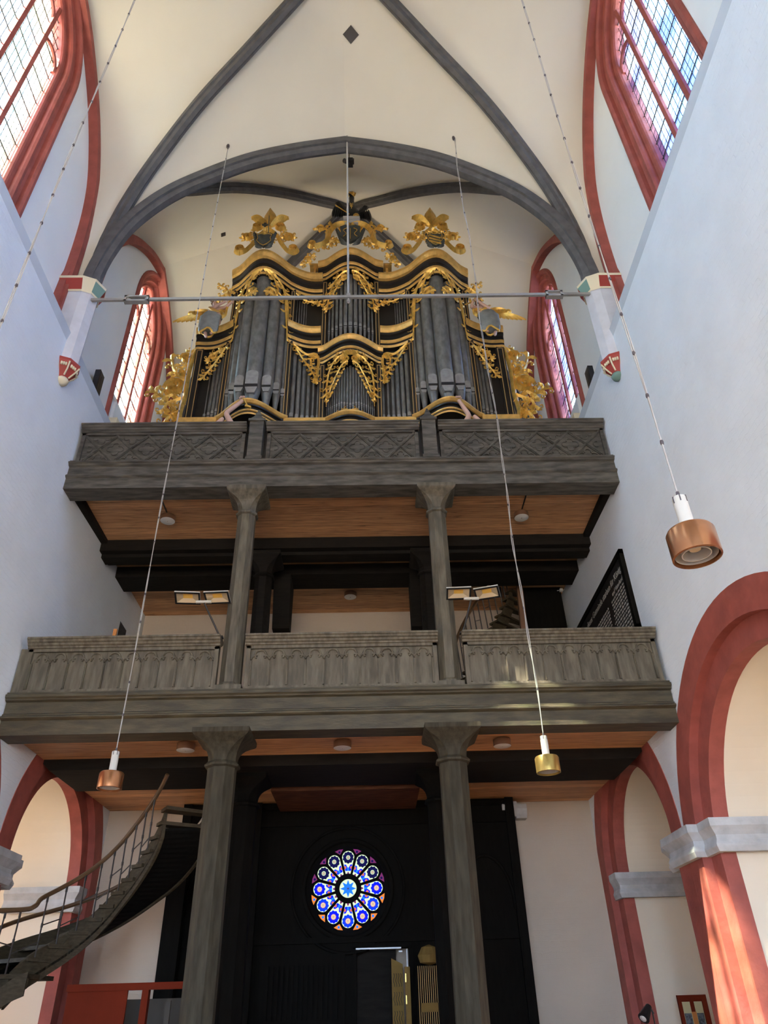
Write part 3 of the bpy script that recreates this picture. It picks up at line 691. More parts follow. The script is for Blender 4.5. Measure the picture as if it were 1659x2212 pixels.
def volute(mb, f, c, r, a0, turns, wd, h=.05, sgn=1, base=0.0):
    n = int(12*turns)+4
    pts = [(c[0]+r*(1-.82*i/n)*math.cos(a0+sgn*2*PI*turns*i/n), c[1]+r*(1-.82*i/n)*math.sin(a0+sgn*2*PI*turns*i/n)) for i in range(n+1)]
    strip(mb, f, pts, lambda t: wd*(1-.55*t), h, base=base)
    mb.tube([f(c[0], c[1], base-.01), f(c[0], c[1], base+h*.9)], [wd*.7, wd*.45], 8)
def stem(mb, f, pts, w0, w1, h=.04, k=6, base=0.0):
    P = [(p.x, p.y) for p in spline([Vector((a, b, 0)) for a, b in pts], k)]
    strip(mb, f, P, lambda t: lerp(w0, w1, t), h, base=base); return P
def curl(mb, f, p, ang, size, sgn, h=None, leaves=3):
    """a C-scroll that rolls up into an eye, with lobes on its outer edge"""
    h = h or size*.20; n = 24; L = size*2.3; x, y = p; th = ang; pts = [(x, y)]; ths = [th]
    for i in range(n):
        t = i/n; th += sgn*(.55+5.4*t*t)/size*L/n*1.0; x += math.cos(th)*L/n; y += math.sin(th)*L/n; pts.append((x, y)); ths.append(th)
    strip(mb, f, pts, lambda t: size*(.15-.09*t), lambda t: h*(.7+.6*t))
    e = pts[-1]; mb.tube([f(e[0], e[1], -.01), f(e[0], e[1], h*1.3)], [size*.12, size*.09], 7)
    for k in range(leaves):
        i = int(n*(.14+.20*k)); a = ths[i]-sgn*.75
        leaf(mb, f, pts[i], a, size*(.62-.10*k), size*.17, sgn*.55, h*.9, 1.5)
def acanthus(mb, f, pts, size, seed=1, dens=1.0, w0=None, volutes=True, sides=(1, -1)):
    """a rinceau: a wavy stem throwing off scrolls and lobed leaves to alternate sides"""
    rd = random.Random(seed); P = stem(mb, f, pts, w0 or size*.17, size*.10, size*.18)
    n = len(P); k = 0; step = max(3, int(6.5/dens))
    for i in range(1, n-1, step):
        t = math.atan2(P[i+1][1]-P[i-1][1], P[i+1][0]-P[i-1][0]); sd = sides[k % len(sides)]; k += 1
        if volutes or k % 2: curl(mb, f, P[i], t+sd*rd.uniform(.15, .45), size*rd.uniform(.48, .62), sd, leaves=2)
        leaf(mb, f, P[i], t-sd*rd.uniform(.6, .9), size*rd.uniform(.55, .8), size*.19, -sd*.55, size*.17, 1.5)
    leaf(mb, f, P[-1], math.atan2(P[-1][1]-P[-2][1], P[-1][0]-P[-2][0]), size*.7, size*.2, .4, size*.18, 1.5)
mir = lambda f, s: (lambda u, v, w=0.0: f(OX+s*u, v, w))   # draw on the right half, mirror with s = -1

# -- case: plinth, back box, stiles
m = MB(); m.box(OX-3.3, OX+3.3, 13.25, 15.6, 10.6, 13.30); m.box(OX-4.05, OX+4.05, 13.52, 15.4, 12.9, 16.7); m.box(OX-3.3, OX+3.3, 13.50, 15.4, 16.6, 18.85); m.box(OX-.98, OX+.98, 13.55, 15.2, 18.8, 19.75)
m.build('case', 'case', ORG)
def curve_loop(xs, prof, y0=None):
    """profile [(out, z)] swept along the plan curve between xs"""
    loops = []
    for x in xs:
        loops.append([(x, (y0 if y0 else Yf(x))-o, z) for o, z in prof])
    return loops
def cornice(name, xa, xb, zb, zt, proud=.24, back=.35, n=24, dz=None, parent=ORG):
    """stepped cornice alternating black and gilded members along the plan"""
    H = zt-zb; xs = [lerp(xa, xb, k/n) for k in range(n+1)]
    if dz is None: dz = lambda x: 0
    mem = [(.02, 0, 0), (.045, .10, 1), (.03, .14, 0), (.03, .24, 0), (.06, .27, 1), (.07, .36, 1), (.05, .38, 0), (.05, .58, 0), (.11, .62, 0), (.12, .72, 0), (proud-.06, .74, 1), (proud-.01, .86, 1), (proud, .90, 1), (proud, 1.0, 1)]
    m = MB(); loops = []
    P = [(o, zb+H*q) for o, q, c in mem] + [(-back, zt), (-back, zb)]
    for x in xs: loops.append([(x, Yf(x)-o, z+dz(x)) for o, z in P])
    vs = [p for l in loops for p in l]; k = len(P); cols = [c for _, _, c in mem]
    for i in range(len(xs)-1):
        for j in range(k):
            j2 = (j+1) % k
            m.cur = (cols[j2] if j2 < len(cols) and j < len(cols) else 0) if j < len(cols)-1 else 0
            m.f.append((i*k+j, i*k+j2, (i+1)*k+j2, (i+1)*k+j)); m.mi.append(m.cur)
    m.v = vs; m.cur = 0
    m.f.append(tuple(range(k))); m.mi.append(0); m.f.append(tuple((len(xs)-1)*k+j for j in range(k))); m.mi.append(0)
    return m.build(name, ['case', 'ochre'], parent)
for s in (1, -1):
    X = lambda a: OX+s*a
    cornice('tower_cornice', X(.80), X(3.36), 18.35, 19.12, .26)
    cornice('middle_cornice', X(.80), X(1.66), 16.25, 16.92, .20)
    cornice('outer_cornice', X(3.10), X(4.14), 16.25, 16.92, .20)
    cornice('base_cornice', X(1.50), X(3.26), 13.20, 13.52, .22)
    m = MB(); m.box(min(X(3.2), X(4.1)), max(X(3.2), X(4.1)), 13.0, 13.6, 13.30, 13.46); m.build('base_rail', 'ochre', ORG); m = MB(); m.box(min(X(.6), X(1.6)), max(X(.6), X(1.6)), 13.05, 13.6, 13.30, 13.46); m.build('base_rail', 'ochre', ORG)
cornice('centre_top_cornice', OX-.95, OX+.95, 19.02, 19.72, .22, dz=lambda x: .12*(1-((x-OX)/.95)**2))
cornice('centre_low_cornice', OX-.86, OX+.86, 15.62, 16.12, .20, dz=lambda x: .10*(1-((x-OX)/.86)**2))
cornice('centre_base_cornice', OX-.72, OX+.72, 13.22, 13.54, .20)
def stile(a, w, z0, z1, s, dy=-.02):
    x = OX+s*a; y = Yf(x)+dy
    m = MB(); m.box(x-w/2, x+w/2, y, y+.30, z0, z1); st = m.build('stile', 'case', ORG)
    m = MB(); q = w/2-.035; t = .008
    for xx in (x-q, x+q): m.box(xx-t, xx+t, y-.006, y+.01, z0+.06, z1-.08)
    m.box(x-q-t, x+q+t, y-.006, y+.01, z1-.08-2*t, z1-.08); m.build('gilt_line', 'line', st)
for s in (1, -1):
    stile(4.0, .20, 13.4, 16.3, s); stile(3.19, .15, 13.5, 16.30, s); stile(3.19, .14, 16.9, 18.40, s); stile(1.60, .15, 13.5, 16.3, s); stile(1.60, .14, 16.9, 18.4, s)
    stile(.735, .15, 13.5, 15.66, s); stile(.735, .15, 16.1, 19.05, s)

# -- pipes: tapering foot, mouth with raised lip, long body
def pipe(x, y, zf, zm, zt, r):
    m = MB(); n = 14; ang = -PI/2
    m.lathe([(r*.28, zf), (r*.97, zm-.012*1), (r*.97, zm)], (x, y), n)
    m.lathe([(r, zm), (r, zt), (r*.9, zt+.01)], (x, y), n)
    # flattened mouth: dark slit between lower and upper lip
    hw = r*.74; ih = r*.28
    m.cur = 2; m.box(x-hw, x+hw, y-r*1.03, y-r*.5, zm-ih*.5, zm+ih)
    m.cur = 1
    up = r*2.3; a = [(-hw, zm+ih), (hw, zm+ih)] + [(hw*math.cos(t), zm+ih+up*.72+hw*.8*math.sin(t)) for t in [PI*k/8 for k in range(9)]]
    m.prism(a, lambda u, v, w: (x+u, y-w, v), r*.86, r*1.06)
    lo = [(-hw, zm-ih*.5), (hw, zm-ih*.5), (hw*.6, zm-r*1.1), (-hw*.6, zm-r*1.1)]
    m.prism(lo, lambda u, v, w: (x+u, y-w+.0*v, v), r*.5, r*.99)
    o = m.build('pipe', ['pipe', 'lip', 'blackp'], ORG); smooth_angle(o, .5); return o
for s in (1, -1):
    # seven great pipes of a round tower
    for dx, r, zm, zt in ((0, .205, 14.18, 18.75), (.335, .15, 14.30, 18.3), (-.335, .15, 14.30, 18.3), (.545, .105, 14.36, 17.6), (-.545, .105, 14.36, 17.6), (.69, .07, 14.38, 17.0), (-.69, .07, 14.38, 17.0)):
        x = OX+s*(2.385+dx); pipe(x, Yf(x)+r+.05, 13.52, zm, zt, r)
    for k in range(6):      # inner lower flat
        a = 1.47-.128*k; x = OX+s*a; pipe(x, Yf(x)+.14, 13.46, 13.76+.018*k, 16.15, .060-.003*k)
    for k in range(6):      # outer flat
        a = 3.34+.105*k; x = OX+s*a; pipe(x, Yf(x)+.14, 13.46, 13.98-.012*k, 15.95-.12*k, .050-.003*k)
    for k in range(12):     # small pipes above the middle cornice
        a = 1.50-.064*k; x = OX+s*a; pipe(x, Yf(x)+.14, 16.90, 17.30-.045*k, 18.2, .017+.0013*k)
for k in range(-10, 11):    # lower centre field
    a = abs(k); x = OX+sum(.075-.0035*j for j in range(a))*(1 if k > 0 else -1); pipe(x, Yf(x)+.16, 13.50, 14.05-.03*max(0, 3-a)+.012*a*.2, 15.35-.05*a, .036-.0022*a)
for k in range(-5, 6):      # upper centre tower
    a = abs(k); x = OX+sum(.135-.008*j for j in range(a))*(1 if k > 0 else -1); pipe(x, Yf(x)+.14, 16.10, 16.82+.02*min(a, 3), 19.0, .064-.0055*a)

# -- carved and gilded ornament on the front
for s in (1, -1):
    f = mir(surf(.03), s)
    # over the great pipes: two hanging sprays per tower
    for q in (1, -1):
        m = MB(); U = lambda a: 2.385+q*a
        g = lambda u, v, w=0.0, q=q: f(2.385+q*(u), v, w)
        stem(m, g, [(.02, 18.52), (.22, 18.50), (.40, 18.36), (.58, 18.05), (.68, 17.5), (.70, 16.95)], .05, .03, .05)
        acanthus(m, g, [(.06, 18.46), (.22, 18.40), (.36, 18.15), (.42, 17.85), (.34, 17.62), (.22, 17.62)], .24, 3, 1.6)
        acanthus(m, g, [(.50, 18.25), (.60, 17.9), (.64, 17.4), (.69, 16.8), (.72, 16.35)], .22, 5, 1.9, volutes=False)
        volute(m, g, (.26, 17.72), .13, 0, 1.5, .035, .05); volute(m, g, (.52, 17.60), .10, 1, 1.3, .03, .05)
        m.build('hanging_carving', 'gold', ORG)
    m = MB()   # inner lower flat: triangular spray
    stem(m, f, [(1.50, 16.22), (1.36, 16.12), (1.15, 15.98), (.95, 16.02), (.84, 15.85), (.86, 15.3), (.88, 15.05)], .045, .035, .05)
    acanthus(m, f, [(1.46, 16.18), (1.28, 15.85), (1.10, 15.55), (.95, 15.25), (.87, 15.02)], .20, 8, 1.8)
    acanthus(m, f, [(.98, 16.0), (1.05, 15.8), (1.0, 15.55), (.9, 15.4)], .17, 9, 1.6)
    volute(m, f, (1.48, 16.14), .07, 0, 1.3, .025); volute(m, f, (.92, 15.0), .08, PI/2, 1.4, .028); volute(m, f, (.98, 15.9), .12, 0, 1.5, .032)
    m.build('flat_carving', 'gold', ORG)
    m = MB()   # upper small flat
    acanthus(m, f, [(1.52, 18.28), (1.35, 18.15), (1.15, 18.1), (.95, 18.12), (.83, 18.0)], .19, 11, 2.0); volute(m, f, (.92, 18.02), .08, 0, 1.4, .026)
    m.build('flat_carving', 'gold', ORG)
    m = MB()   # outer flat
    acanthus(m, f, [(3.26, 16.15), (3.38, 15.95), (3.52, 15.7), (3.66, 15.45), (3.80, 15.20)], .24, 13, 2.0)
    acanthus(m, f, [(3.3, 16.12), (3.5, 16.1), (3.68, 15.98), (3.72, 15.8)], .2, 14, 1.8); volute(m, f, (3.62, 15.92), .11, 0, 1.5, .03)
    m.build('flat_carving', 'gold', ORG)
    # centre lower and upper sprays
    m = MB()
    acanthus(m, f, [(.05, 15.62), (.22, 15.62), (.40, 15.52), (.54, 15.25), (.60, 14.8), (.60, 14.35)], .22, 15, 1.9)
    acanthus(m, f, [(.06, 15.35), (.20, 15.28), (.34, 15.0), (.45, 14.72), (.55, 14.4)], .19, 16, 2.0); volute(m, f, (.14, 15.45), .12, 0, 1.6, .034); volute(m, f, (.56, 14.35), .08, PI/2, 1.4, .028)
    for k in range(9): leaf(m, f, (.14+.05*k, 15.12-.11*k), -1.1, .10, .035, .3, .03)
    for k in range(4): m.tube([f(.60, 14.22-.055*k, 0), f(.60, 14.19-.055*k, .03)], [.028-.004*k, .012], 6)
    m.build('centre_carving', 'gold', ORG)
    m = MB()
    acanthus(m, f, [(.04, 19.02), (.22, 18.98), (.42, 18.80), (.55, 18.5), (.63, 18.05), (.66, 17.75)], .24, 17, 1.9)
    acanthus(m, f, [(.08, 18.85), (.22, 18.75), (.36, 18.5), (.50, 18.2)], .2, 18, 1.8); volute(m, f, (.17, 18.72), .11, 0, 1.5, .032)
    m.build('centre_carving', 'gold', ORG)
    m = MB()   # fretted cresting on the base and low cornices
    acanthus(m, f, [(.06, 13.70), (.22, 13.68), (.40, 13.60), (.62, 13.54)], .13, 19, 1.8); m.build('cresting', 'gold', ORG)
    m = MB(); acanthus(m, f, [(.10, 16.28), (.25, 16.25), (.42, 16.18), (.70, 16.10)], .12, 20, 1.8); m.build('cresting', 'gold', ORG)
m = MB(); f = surf(.04)
for k in range(7):
    a = PI*(.08+.84*k/6); leaf(m, f, (OX, 15.58), a, .22, .035, 0, .05, 0)
m.build('shell_carving', 'gold', ORG)
# -- side wings: openwork scrolls standing out from the case
for s in (1, -1):
    f = lambda u, v, w=0.0, s=s: (OX+s*u, 13.50-w, v)
    m = MB()
    stem(m, f, [(4.12, 16.3), (4.20, 15.8), (4.22, 15.2), (4.20, 14.6), (4.25, 14.0), (4.15, 13.5)], .07, .06, .10)
    acanthus(m, f, [(4.15, 16.35), (4.28, 16.2), (4.36, 15.95), (4.30, 15.7)], .26, 31, 1.8)
    volute(m, f, (4.34, 15.98), .17, 0, 2.0, .05, .10); volute(m, f, (4.50, 14.92), .27, 0, 2.3, .075, .14)
    acanthus(m, f, [(4.25, 15.2), (4.45, 15.35), (4.62, 15.6), (4.72, 15.95)], .34, 32, 1.6)
    acanthus(m, f, [(4.45, 14.75), (4.65, 14.62), (4.85, 14.66), (5.02, 14.80)], .34, 33, 1.8)
    acanthus(m, f, [(4.22, 14.6), (4.40, 14.5), (4.60, 14.40), (4.68, 14.2)], .34, 34, 1.6)
    acanthus(m, f, [(4.22, 14.1), (4.36, 14.05), (4.55, 13.85), (4.60, 13.6)], .36, 35, 1.8)
    volute(m, f, (4.36, 14.02), .14, 2, 1.6, .045, .09); volute(m, f, (4.40, 15.4), .13, 1, 1.5, .04, .09)
    m.build('side_wing_carving', 'gold', ORG)
    # arched pediment of the low cupboard beside the case
    m = MB(); pts = [(OX+s*(4.58+.42*math.cos(t)), 13.45, 13.42+.16*math.sin(t)) for t in [PI*k/14 for k in range(15)]]
    m.sweep(pts, [(-.10, -.03), (.10, -.03), (.10, .05), (-.10, .05)], (0, 1, 0)); m.box(OX+s*4.58-.42, OX+s*4.58+.42, 13.45, 13.9, 10.6, 13.42); m.build('cupboard_pediment', 'ochre', ORG)

# -- crests over the side towers
def crest(s):
    Yc = 12.78; f = lambda u, v, w=0.0: (OX+s*(2.385)+u, Yc-w, v)
    m = MB()
    for q in (1, -1):
        g = lambda u, v, w=0.0, q=q: f(q*u, v, w)
        stem(m, g, [(.02, 20.55), (.10, 20.5), (.28, 20.25), (.42, 19.9), (.62, 19.55), (.78, 19.45)], .07, .07, .12)
        volute(m, g, (.74, 19.58), .16, -PI/2, 1.6, .06, .16)
        volute(m, g, (.36, 20.68), .16, PI/2, 1.6, .055, .14); stem(m, g, [(.04, 20.72), (.14, 20.85), (.30, 20.84), (.42, 20.75)], .05, .05, .1)
        acanthus(m, g, [(.28, 20.2), (.45, 20.22), (.60, 20.38), (.66, 20.2)], .26, 41, 1.8)
        volute(m, g, (.58, 20.18), .15, 0, 1.4, .05, .12)
        acanthus(m, g, [(.05, 20.5), (.16, 20.32), (.16, 20.1)], .22, 42, 1.6, volutes=False)
        acanthus(m, g, [(.34, 20.45), (.44, 20.45), (.42, 20.60)], .18, 43, 1.6, volutes=False)
        # outspread petals of the top flower
        leaf(m, g, (.03, 20.72), 1.0, .74, .17, -.3, .16, 0)
    leaf(m, f, (0, 20.68), PI/2, 1.02, .19, 0.0, .18, 0); leaf(m, f, (.0, 20.45), -PI/2, .42, .09, 0.1, .1, 0)
    m.build('crest_carving', 'gold', ORG)
    m = MB(); g = lambda u, v, w=0.0: (OX+s*2.385+u, 12.30-w, v)
    out = [(-.24, 19.62), (-.12, 19.66), (0, 19.62), (.12, 19.66), (.24, 19.62), (.20, 19.45), (.23, 19.30), (.10, 19.12), (0, 19.05), (-.10, 19.12), (-.23, 19.30), (-.20, 19.45)]
    m.prism(out, lambda a, b, c: g(a, b, c), 0, .07); sh = m.build('shield', 'shield', ORG)
    m = MB()
    for q in (1, -1):
        for k in range(7): leaf(m, lambda u, v, w=0.0: g(q*u, v, w), (.05+.03*k, 19.05+.09*k), .2+.12*k, .24, .05, .3, .05, 0)
    m.build('shield_feathers', 'shield', sh)
    m = MB()
    for i in range(12):
        a, b = out[i], out[(i+1) % 12]; m.tube([g(a[0]*.86, 19.36+(a[1]-19.36)*.86, .075), g(b[0]*.86, 19.36+(b[1]-19.36)*.86, .075)], .010, 5)
    if s > 0:
        for k in range(3): m.bar(g(-.17, 19.52-.13*k, .08), g(.15, 19.38-.13*k, .08), .05, .02, (0, 1, 0))
        for q in (1, -1): acanthus(m, lambda u, v, w=0.0: g(q*u, v, w+.05), [(.06, 19.60), (.18, 19.72), (.28, 19.60), (.28, 19.40)], .16, 44, 1.6)
    else:
        m.lathe([(.01, 19.60), (.06, 19.63), (.05, 19.70), (.02, 19.74), (.06, 19.80), (.07, 19.84), (.01, 19.90)], (OX+s*2.385, 12.24), 10)
    m.build('shield_device', 'gold', sh)
    if s < 0:
        m = MB(); m.tube([g(.10, 19.7, .05), g(.07, 20.5, .05)], .012, 6)
        for dx, dz in ((-.05, 0), (.05, 0), (0, .06), (0, -.05)): m.tube([g(-.02+dx, 20.08+dz, .03), g(-.02+dx, 20.08+dz, .05)], .04, 8)
        m.tube([g(-.02, 19.7, .04), g(-.02, 20.05, .04)], .014, 6); m.build('crozier', 'shield', sh)
crest(1); crest(-1)
# scroll links between the towers and the centre
for s in (1, -1):
    f = lambda u, v, w=0.0, s=s: (OX+s*u, 13.0-w, v)
    m = MB(); acanthus(m, f, [(1.45, 19.25), (1.30, 19.30), (1.20, 19.50), (1.12, 19.68)], .22, 51, 2.0); volute(m, f, (1.22, 19.5), .10, 0, 1.4, .035, .08); m.build('link_carving', 'gold', ORG)
    m = MB(); acanthus(m, f, [(3.30, 18.2), (3.45, 18.0), (3.55, 17.75)], .24, 52, 1.8); acanthus(m, f, [(3.30, 17.9), (3.42, 18.2), (3.6, 18.35)], .22, 53, 1.8); volute(m, f, (3.45, 17.15), .14, 0, 1.6, .04, .08)
    stem(m, f, [(3.28, 17.7), (3.34, 17.4), (3.36, 17.1), (3.45, 17.0)], .04, .04, .07); m.build('tower_bracket_carving', 'gold', ORG)
# -- centre crest: scrolled arch, shield, pedestal
f = lambda u, v, w=0.0: (OX+u, 12.98-w, v); m = MB()
for q in (1, -1):
    g = lambda u, v, w=0.0, q=q: f(q*u, v, w)
    stem(m, g, [(.02, 21.02), (.22, 21.12), (.48, 21.02), (.64, 20.72), (.68, 20.40), (.80, 20.14), (1.05, 20.0)], .09, .085, .16)
    volute(m, g, (1.10, 20.10), .13, -PI/2, 1.6, .055, .15); volute(m, g, (.28, 20.82), .12, PI/2, 1.6, .05, .14)
    acanthus(m, g, [(.42, 20.40), (.55, 20.25), (.75, 20.12), (.95, 20.05)], .28, 61, 1.9); acanthus(m, g, [(.60, 20.8), (.80, 20.95), (.95, 20.92)], .28, 62, 1.8, volutes=False)
    acanthus(m, g, [(.40, 20.5), (.50, 20.42), (.44, 20.3)], .2, 63, 1.8); leaf(m, g, (.55, 21.05), .9, .26, .07, .4, .08); volute(m, g, (.88, 20.92), .12, 0, 1.3, .05, .1)
m.build('centre_crest_carving', 'gold', ORG)
m = MB(); out = [(-.30, 20.62), (-.15, 20.72), (0, 20.66), (.15, 20.72), (.30, 20.62), (.27, 20.4), (.32, 20.2), (.15, 19.98), (0, 19.88), (-.15, 19.98), (-.32, 20.2), (-.27, 20.4)]
m.prism(out, lambda a, b, c: f(a, b, c), .22, .30); sh = m.build('shield', 'shield', ORG)
m = MB()
for q in (1, -1):
    for k in range(8): leaf(m, lambda u, v, w=0.0: f(q*u, v, w+.22), (.06+.035*k, 19.84+.08*k), .2+.1*k, .3, .06, .3, .05, 0)
m.build('shield_feathers', 'shield', sh)
m = MB()
for q in (1, -1):
    P = spline([Vector(f(q*.10, 20.52, .32)), Vector(f(q*.20, 20.42, .32)), Vector(f(q*.12, 20.25, .32)), Vector(f(q*.20, 20.12, .32))], 6); m.tube(P, .012, 5)
m.tube([f(0, 20.5, .32), f(0, 20.0, .32)], .01, 5); m.build('shield_device', 'gold', sh)
m = MB(); m.box(OX-.20, OX+.26, 12.80, 13.20, 21.16, 21.24); m.box(OX-.17, OX+.23, 12.84, 13.18, 21.04, 21.16); m.box(OX-.22, OX+.28, 12.78, 13.22, 21.24, 21.30); m.build('pedestal', 'stone', ORG)
# frames of the recess behind the centre tower
for s in (1, -1):
    m = MB(); x = OX+s*1.06; m.box(x-.035, x+.035, 13.42, 13.55, 18.9, 19.72); m.box(x-.14 if s < 0 else x-.10, x+.10 if s < 0 else x+.14, 13.3, 13.55, 19.66, 19.74); m.build('centre_frame', 'ochre', ORG)

# -- black eagle on the pedestal
EG = thing('eagle_statue', 'black carved eagle with spread wings and gilded crown and sceptre on top of the organ', 'statue', (OX+.03, 12.98, 21.30))
ex = OX+.03
m = MB(); m.lathe([(.04, 21.36), (.13, 21.45), (.19, 21.65), (.17, 21.95), (.11, 22.2), (.075, 22.4), (.08, 22.5), (.085, 22.58), (.05, 22.66), (.01, 22.70)], (ex, 13.0), 14)
m.tube([(ex, 12.95, 22.58), (ex-.06, 12.86, 22.58), (ex-.09, 12.82, 22.53)], [.05, .03, .008], 7)
for q in (1, -1): m.tube([(ex+q*.08, 12.98, 21.5), (ex+q*.10, 12.93, 21.36), (ex+q*.10, 12.86, 21.31)], [.05, .035, .03], 7)
leaf(m, lambda u, v, w=0.0: (ex+u, 13.06-w, v), (0, 21.55), -PI/2, .34, .10, .05, .06, 3)
smooth_angle(m.build('body', 'blackp', EG), .7)
for q in (1, -1):
    f = lambda u, v, w=0.0, q=q: (ex+q*u, 13.02-w, v); m = MB(); up = .12 if q < 0 else -.10
    stem(m, f, [(.07, 21.95), (.18, 21.78), (.29, 21.95+up), (.38, 22.16+up), (.49, 22.12+up)], .11, .09, .10)
    for k in range(8):
        t = k/7; leaf(m, f, (lerp(.10, .52, t), lerp(21.85, 22.05+up, t)), -PI/2+.06*t, lerp(.24, .66, t**.7), .06, .05, .06, 0)
    m.build('wing', 'blackp', EG)
m = MB(); m.lathe([(.055, 22.68), (.075, 22.72), (.10, 22.82), (.06, 22.90), (.02, 22.93), (.03, 22.97), (.005, 23.01)], (ex, 13.0), 10)
for k in range(6): m.tube([(ex+.09*math.cos(k), 13+.09*math.sin(k), 22.72), (ex+.12*math.cos(k), 13+.12*math.sin(k), 22.86)], .02, 5)
m.build('crown', 'gold', EG)
m = MB(); m.tube([(ex-.06, 12.80, 21.42), (ex-.46, 12.80, 21.86)], .016, 6); m.tube([(ex-.45, 12.80, 21.84), (ex-.50, 12.80, 21.92)], [.03, .005], 6); m.build('sceptre', 'gold', EG)
m = MB()
for dx, dz in ((-.05, .1), (.05, .1), (-.05, .02), (.05, .02), (-.04, -.06), (.04, -.06)): m.tube([(ex, 12.80, 21.85+dz), (ex+dx, 12.79, 21.89+dz)], .010, 5)
m.tube([(ex, 12.80, 21.72), (ex, 12.80, 21.98)], .010, 5)
m.lathe([(.01, 21.30), (.09, 21.34), (.10, 21.42), (.05, 21.50), (.01, 21.52)], (ex+.14, 12.86), 10); m.build('monogram_and_orb', 'gold', EG)
# ================================================================== FITTINGS
from mathutils.bvhtree import BVHTree
def bvh_of(*names):
    vs, fs = [], []
    for n in names:
        me = bpy.data.objects[n].data; o = len(vs); vs += [v.co.copy() for v in me.vertices]; fs += [tuple(i+o for i in p.vertices) for p in me.polygons]
    return BVHTree.FromPolygons(vs, fs)
VAULT = bvh_of('ceiling', 'ceiling_front', 'ceiling_choir')
def vault_z(x, y): h = VAULT.ray_cast(Vector((x, y, 14.5)), Vector((0, 0, 1))); return h[0].z if h[0] else 20.4
def pixel_ray(px, py): return FW + RT*((px-829.5)/F_PX) - UP*((py-1106)/F_PX)
# dark square openings in the vault webs
for px, py, sz in ((758, 75, .14), (482, 506, .07)):
    h = VAULT.ray_cast(CAM, pixel_ray(px, py).normalized())
    if h[0]:
        n = h[1] if h[1].dot(CAM-h[0]) > 0 else -h[1]; a = n.cross(Vector((0, 1, 0))).normalized(); b = n.cross(a)
        if sz > .1: a, b = (a+b).normalized(), (b-a).normalized()
        m = MB(); m.obox(h[0], (sz*2, sz*2, .05), Matrix((a, b, n)).transposed()); struct('trim_vault_opening', m, 'blackp')

# ---- pendant lamps on long cables
def pendant(c, shade, label, loose=False, r=.155, h=.20):
    x, y, z = c; zv = vault_z(x, y)-.02; t = thing('pendant_lamp', label, 'lamp', (x, y, z), 'pendant lamps hanging from the vault')
    m = MB(); m.lathe([(r-.012, z-.004), (r, z), (r, z+h-.02), (r-.012, z+h), (.05, z+h+.004), (.05, z+h-.006), (r-.014, z+h-.012), (r-.012, z-.004)], (x, y), 36, cap=False); smooth_angle(m.build('shade', shade, t), .6)
    m = MB(); m.lathe([(r-.02, z+.02), (r-.02, z+h-.02)], (x, y), 32, cap=False); m.lathe([(r*.60, z+.02), (r*.58, z+.09)], (x, y), 28, cap=False)
    m.lathe([(r*.56, z+.02), (r*.60, z+.02)], (x, y), 28, cap=False); m.lathe([(r-.02, z+h-.03), (.01, z+h-.03)], (x, y), 28); smooth_angle(m.build('inner_reflector', 'opal', t), .6)
    m = MB(); m.lathe([(.01, z+.045), (.035, z+.055), (.045, z+.08), (.04, z+.12), (.03, z+.17)], (x, y), 16); smooth_angle(m.build('bulb', 'refl', t), .8)
    m = MB(); m.lathe([(.047, z+h), (.047, z+h+.26), (.043, z+h+.27), (.040, z+h+.27), (.040, z+h)], (x, y), 24, cap=False)
    for k in range(6):
        a = PI*k/3+.2; m.cur = 1; m.obox((x+.0465*math.cos(a), y+.0465*math.sin(a), z+h+.245), (.006, .008, .05), Matrix.Rotation(a, 3, 'Z'))
    smooth_angle(m.build('stem', ['lampwhite', 'cabledark'], t), .6)
    m = MB(); z0 = z+h+.20; rd = random.Random(int(abs(x)*100)); n = 90; am = .011 if loose else .007
    for ph in (0, PI):
        P = []
        for k in range(n+1):
            q = k/n; zz = lerp(z0, zv, q); sw = (.02 if loose else .008)*math.sin(q*(19 if loose else 13)+1)+(.008*math.sin(q*53) if loose else 0); sq = min(1, q*12)
            P.append((x+sq*(sw+am*math.cos(ph+q*(60 if loose else 24))), y+sq*am*math.sin(ph+q*(60 if loose else 24)), zz))
        m.tube(P, .0065 if loose else .0055, 5)
    m.cur = 1; zz = z0+.1
    while zz < zv-.1:
        q = (zz-z0)/(zv-z0); sw = (.02 if loose else .008)*math.sin(q*(19 if loose else 13)+1); m.lathe([(.011, zz-.018), (.014, zz), (.011, zz+.018)], (x+min(1, q*12)*sw, y), 8); zz += .62 if loose else .46
    m.cur = 1; m.lathe([(.03, zv-.05), (.04, zv), (.04, zv+.06)], (x, y), 10)
    m.build('cable', ['cable', 'cabledark'], t); return t
def lamp_pos(px, py, wpx, d=.31): return CAM + pixel_ray(px, py)*(d*F_PX/wpx)
p = lamp_pos(1498, 1175, 103); pendant((p.x, p.y, p.z-.10), 'copper', 'large copper pendant lamp close by in front of the bright right wall')
p = lamp_pos(1183, 1652, 51, .305); pendant((p.x, min(p.y, 9.62), p.z-.10), 'brass', 'brass-coloured pendant lamp on a loose twisted cable in front of the lower gallery', True)
p = lamp_pos(244, 1691, 51, .305); pendant((p.x, min(p.y, 9.62), p.z-.10), 'copper', 'small copper pendant lamp hanging in front of the left end of the lower gallery')
pendant((-2.60, 4.1, 4.1), 'copper', 'dark cable of a pendant lamp running down the left wall past the window')

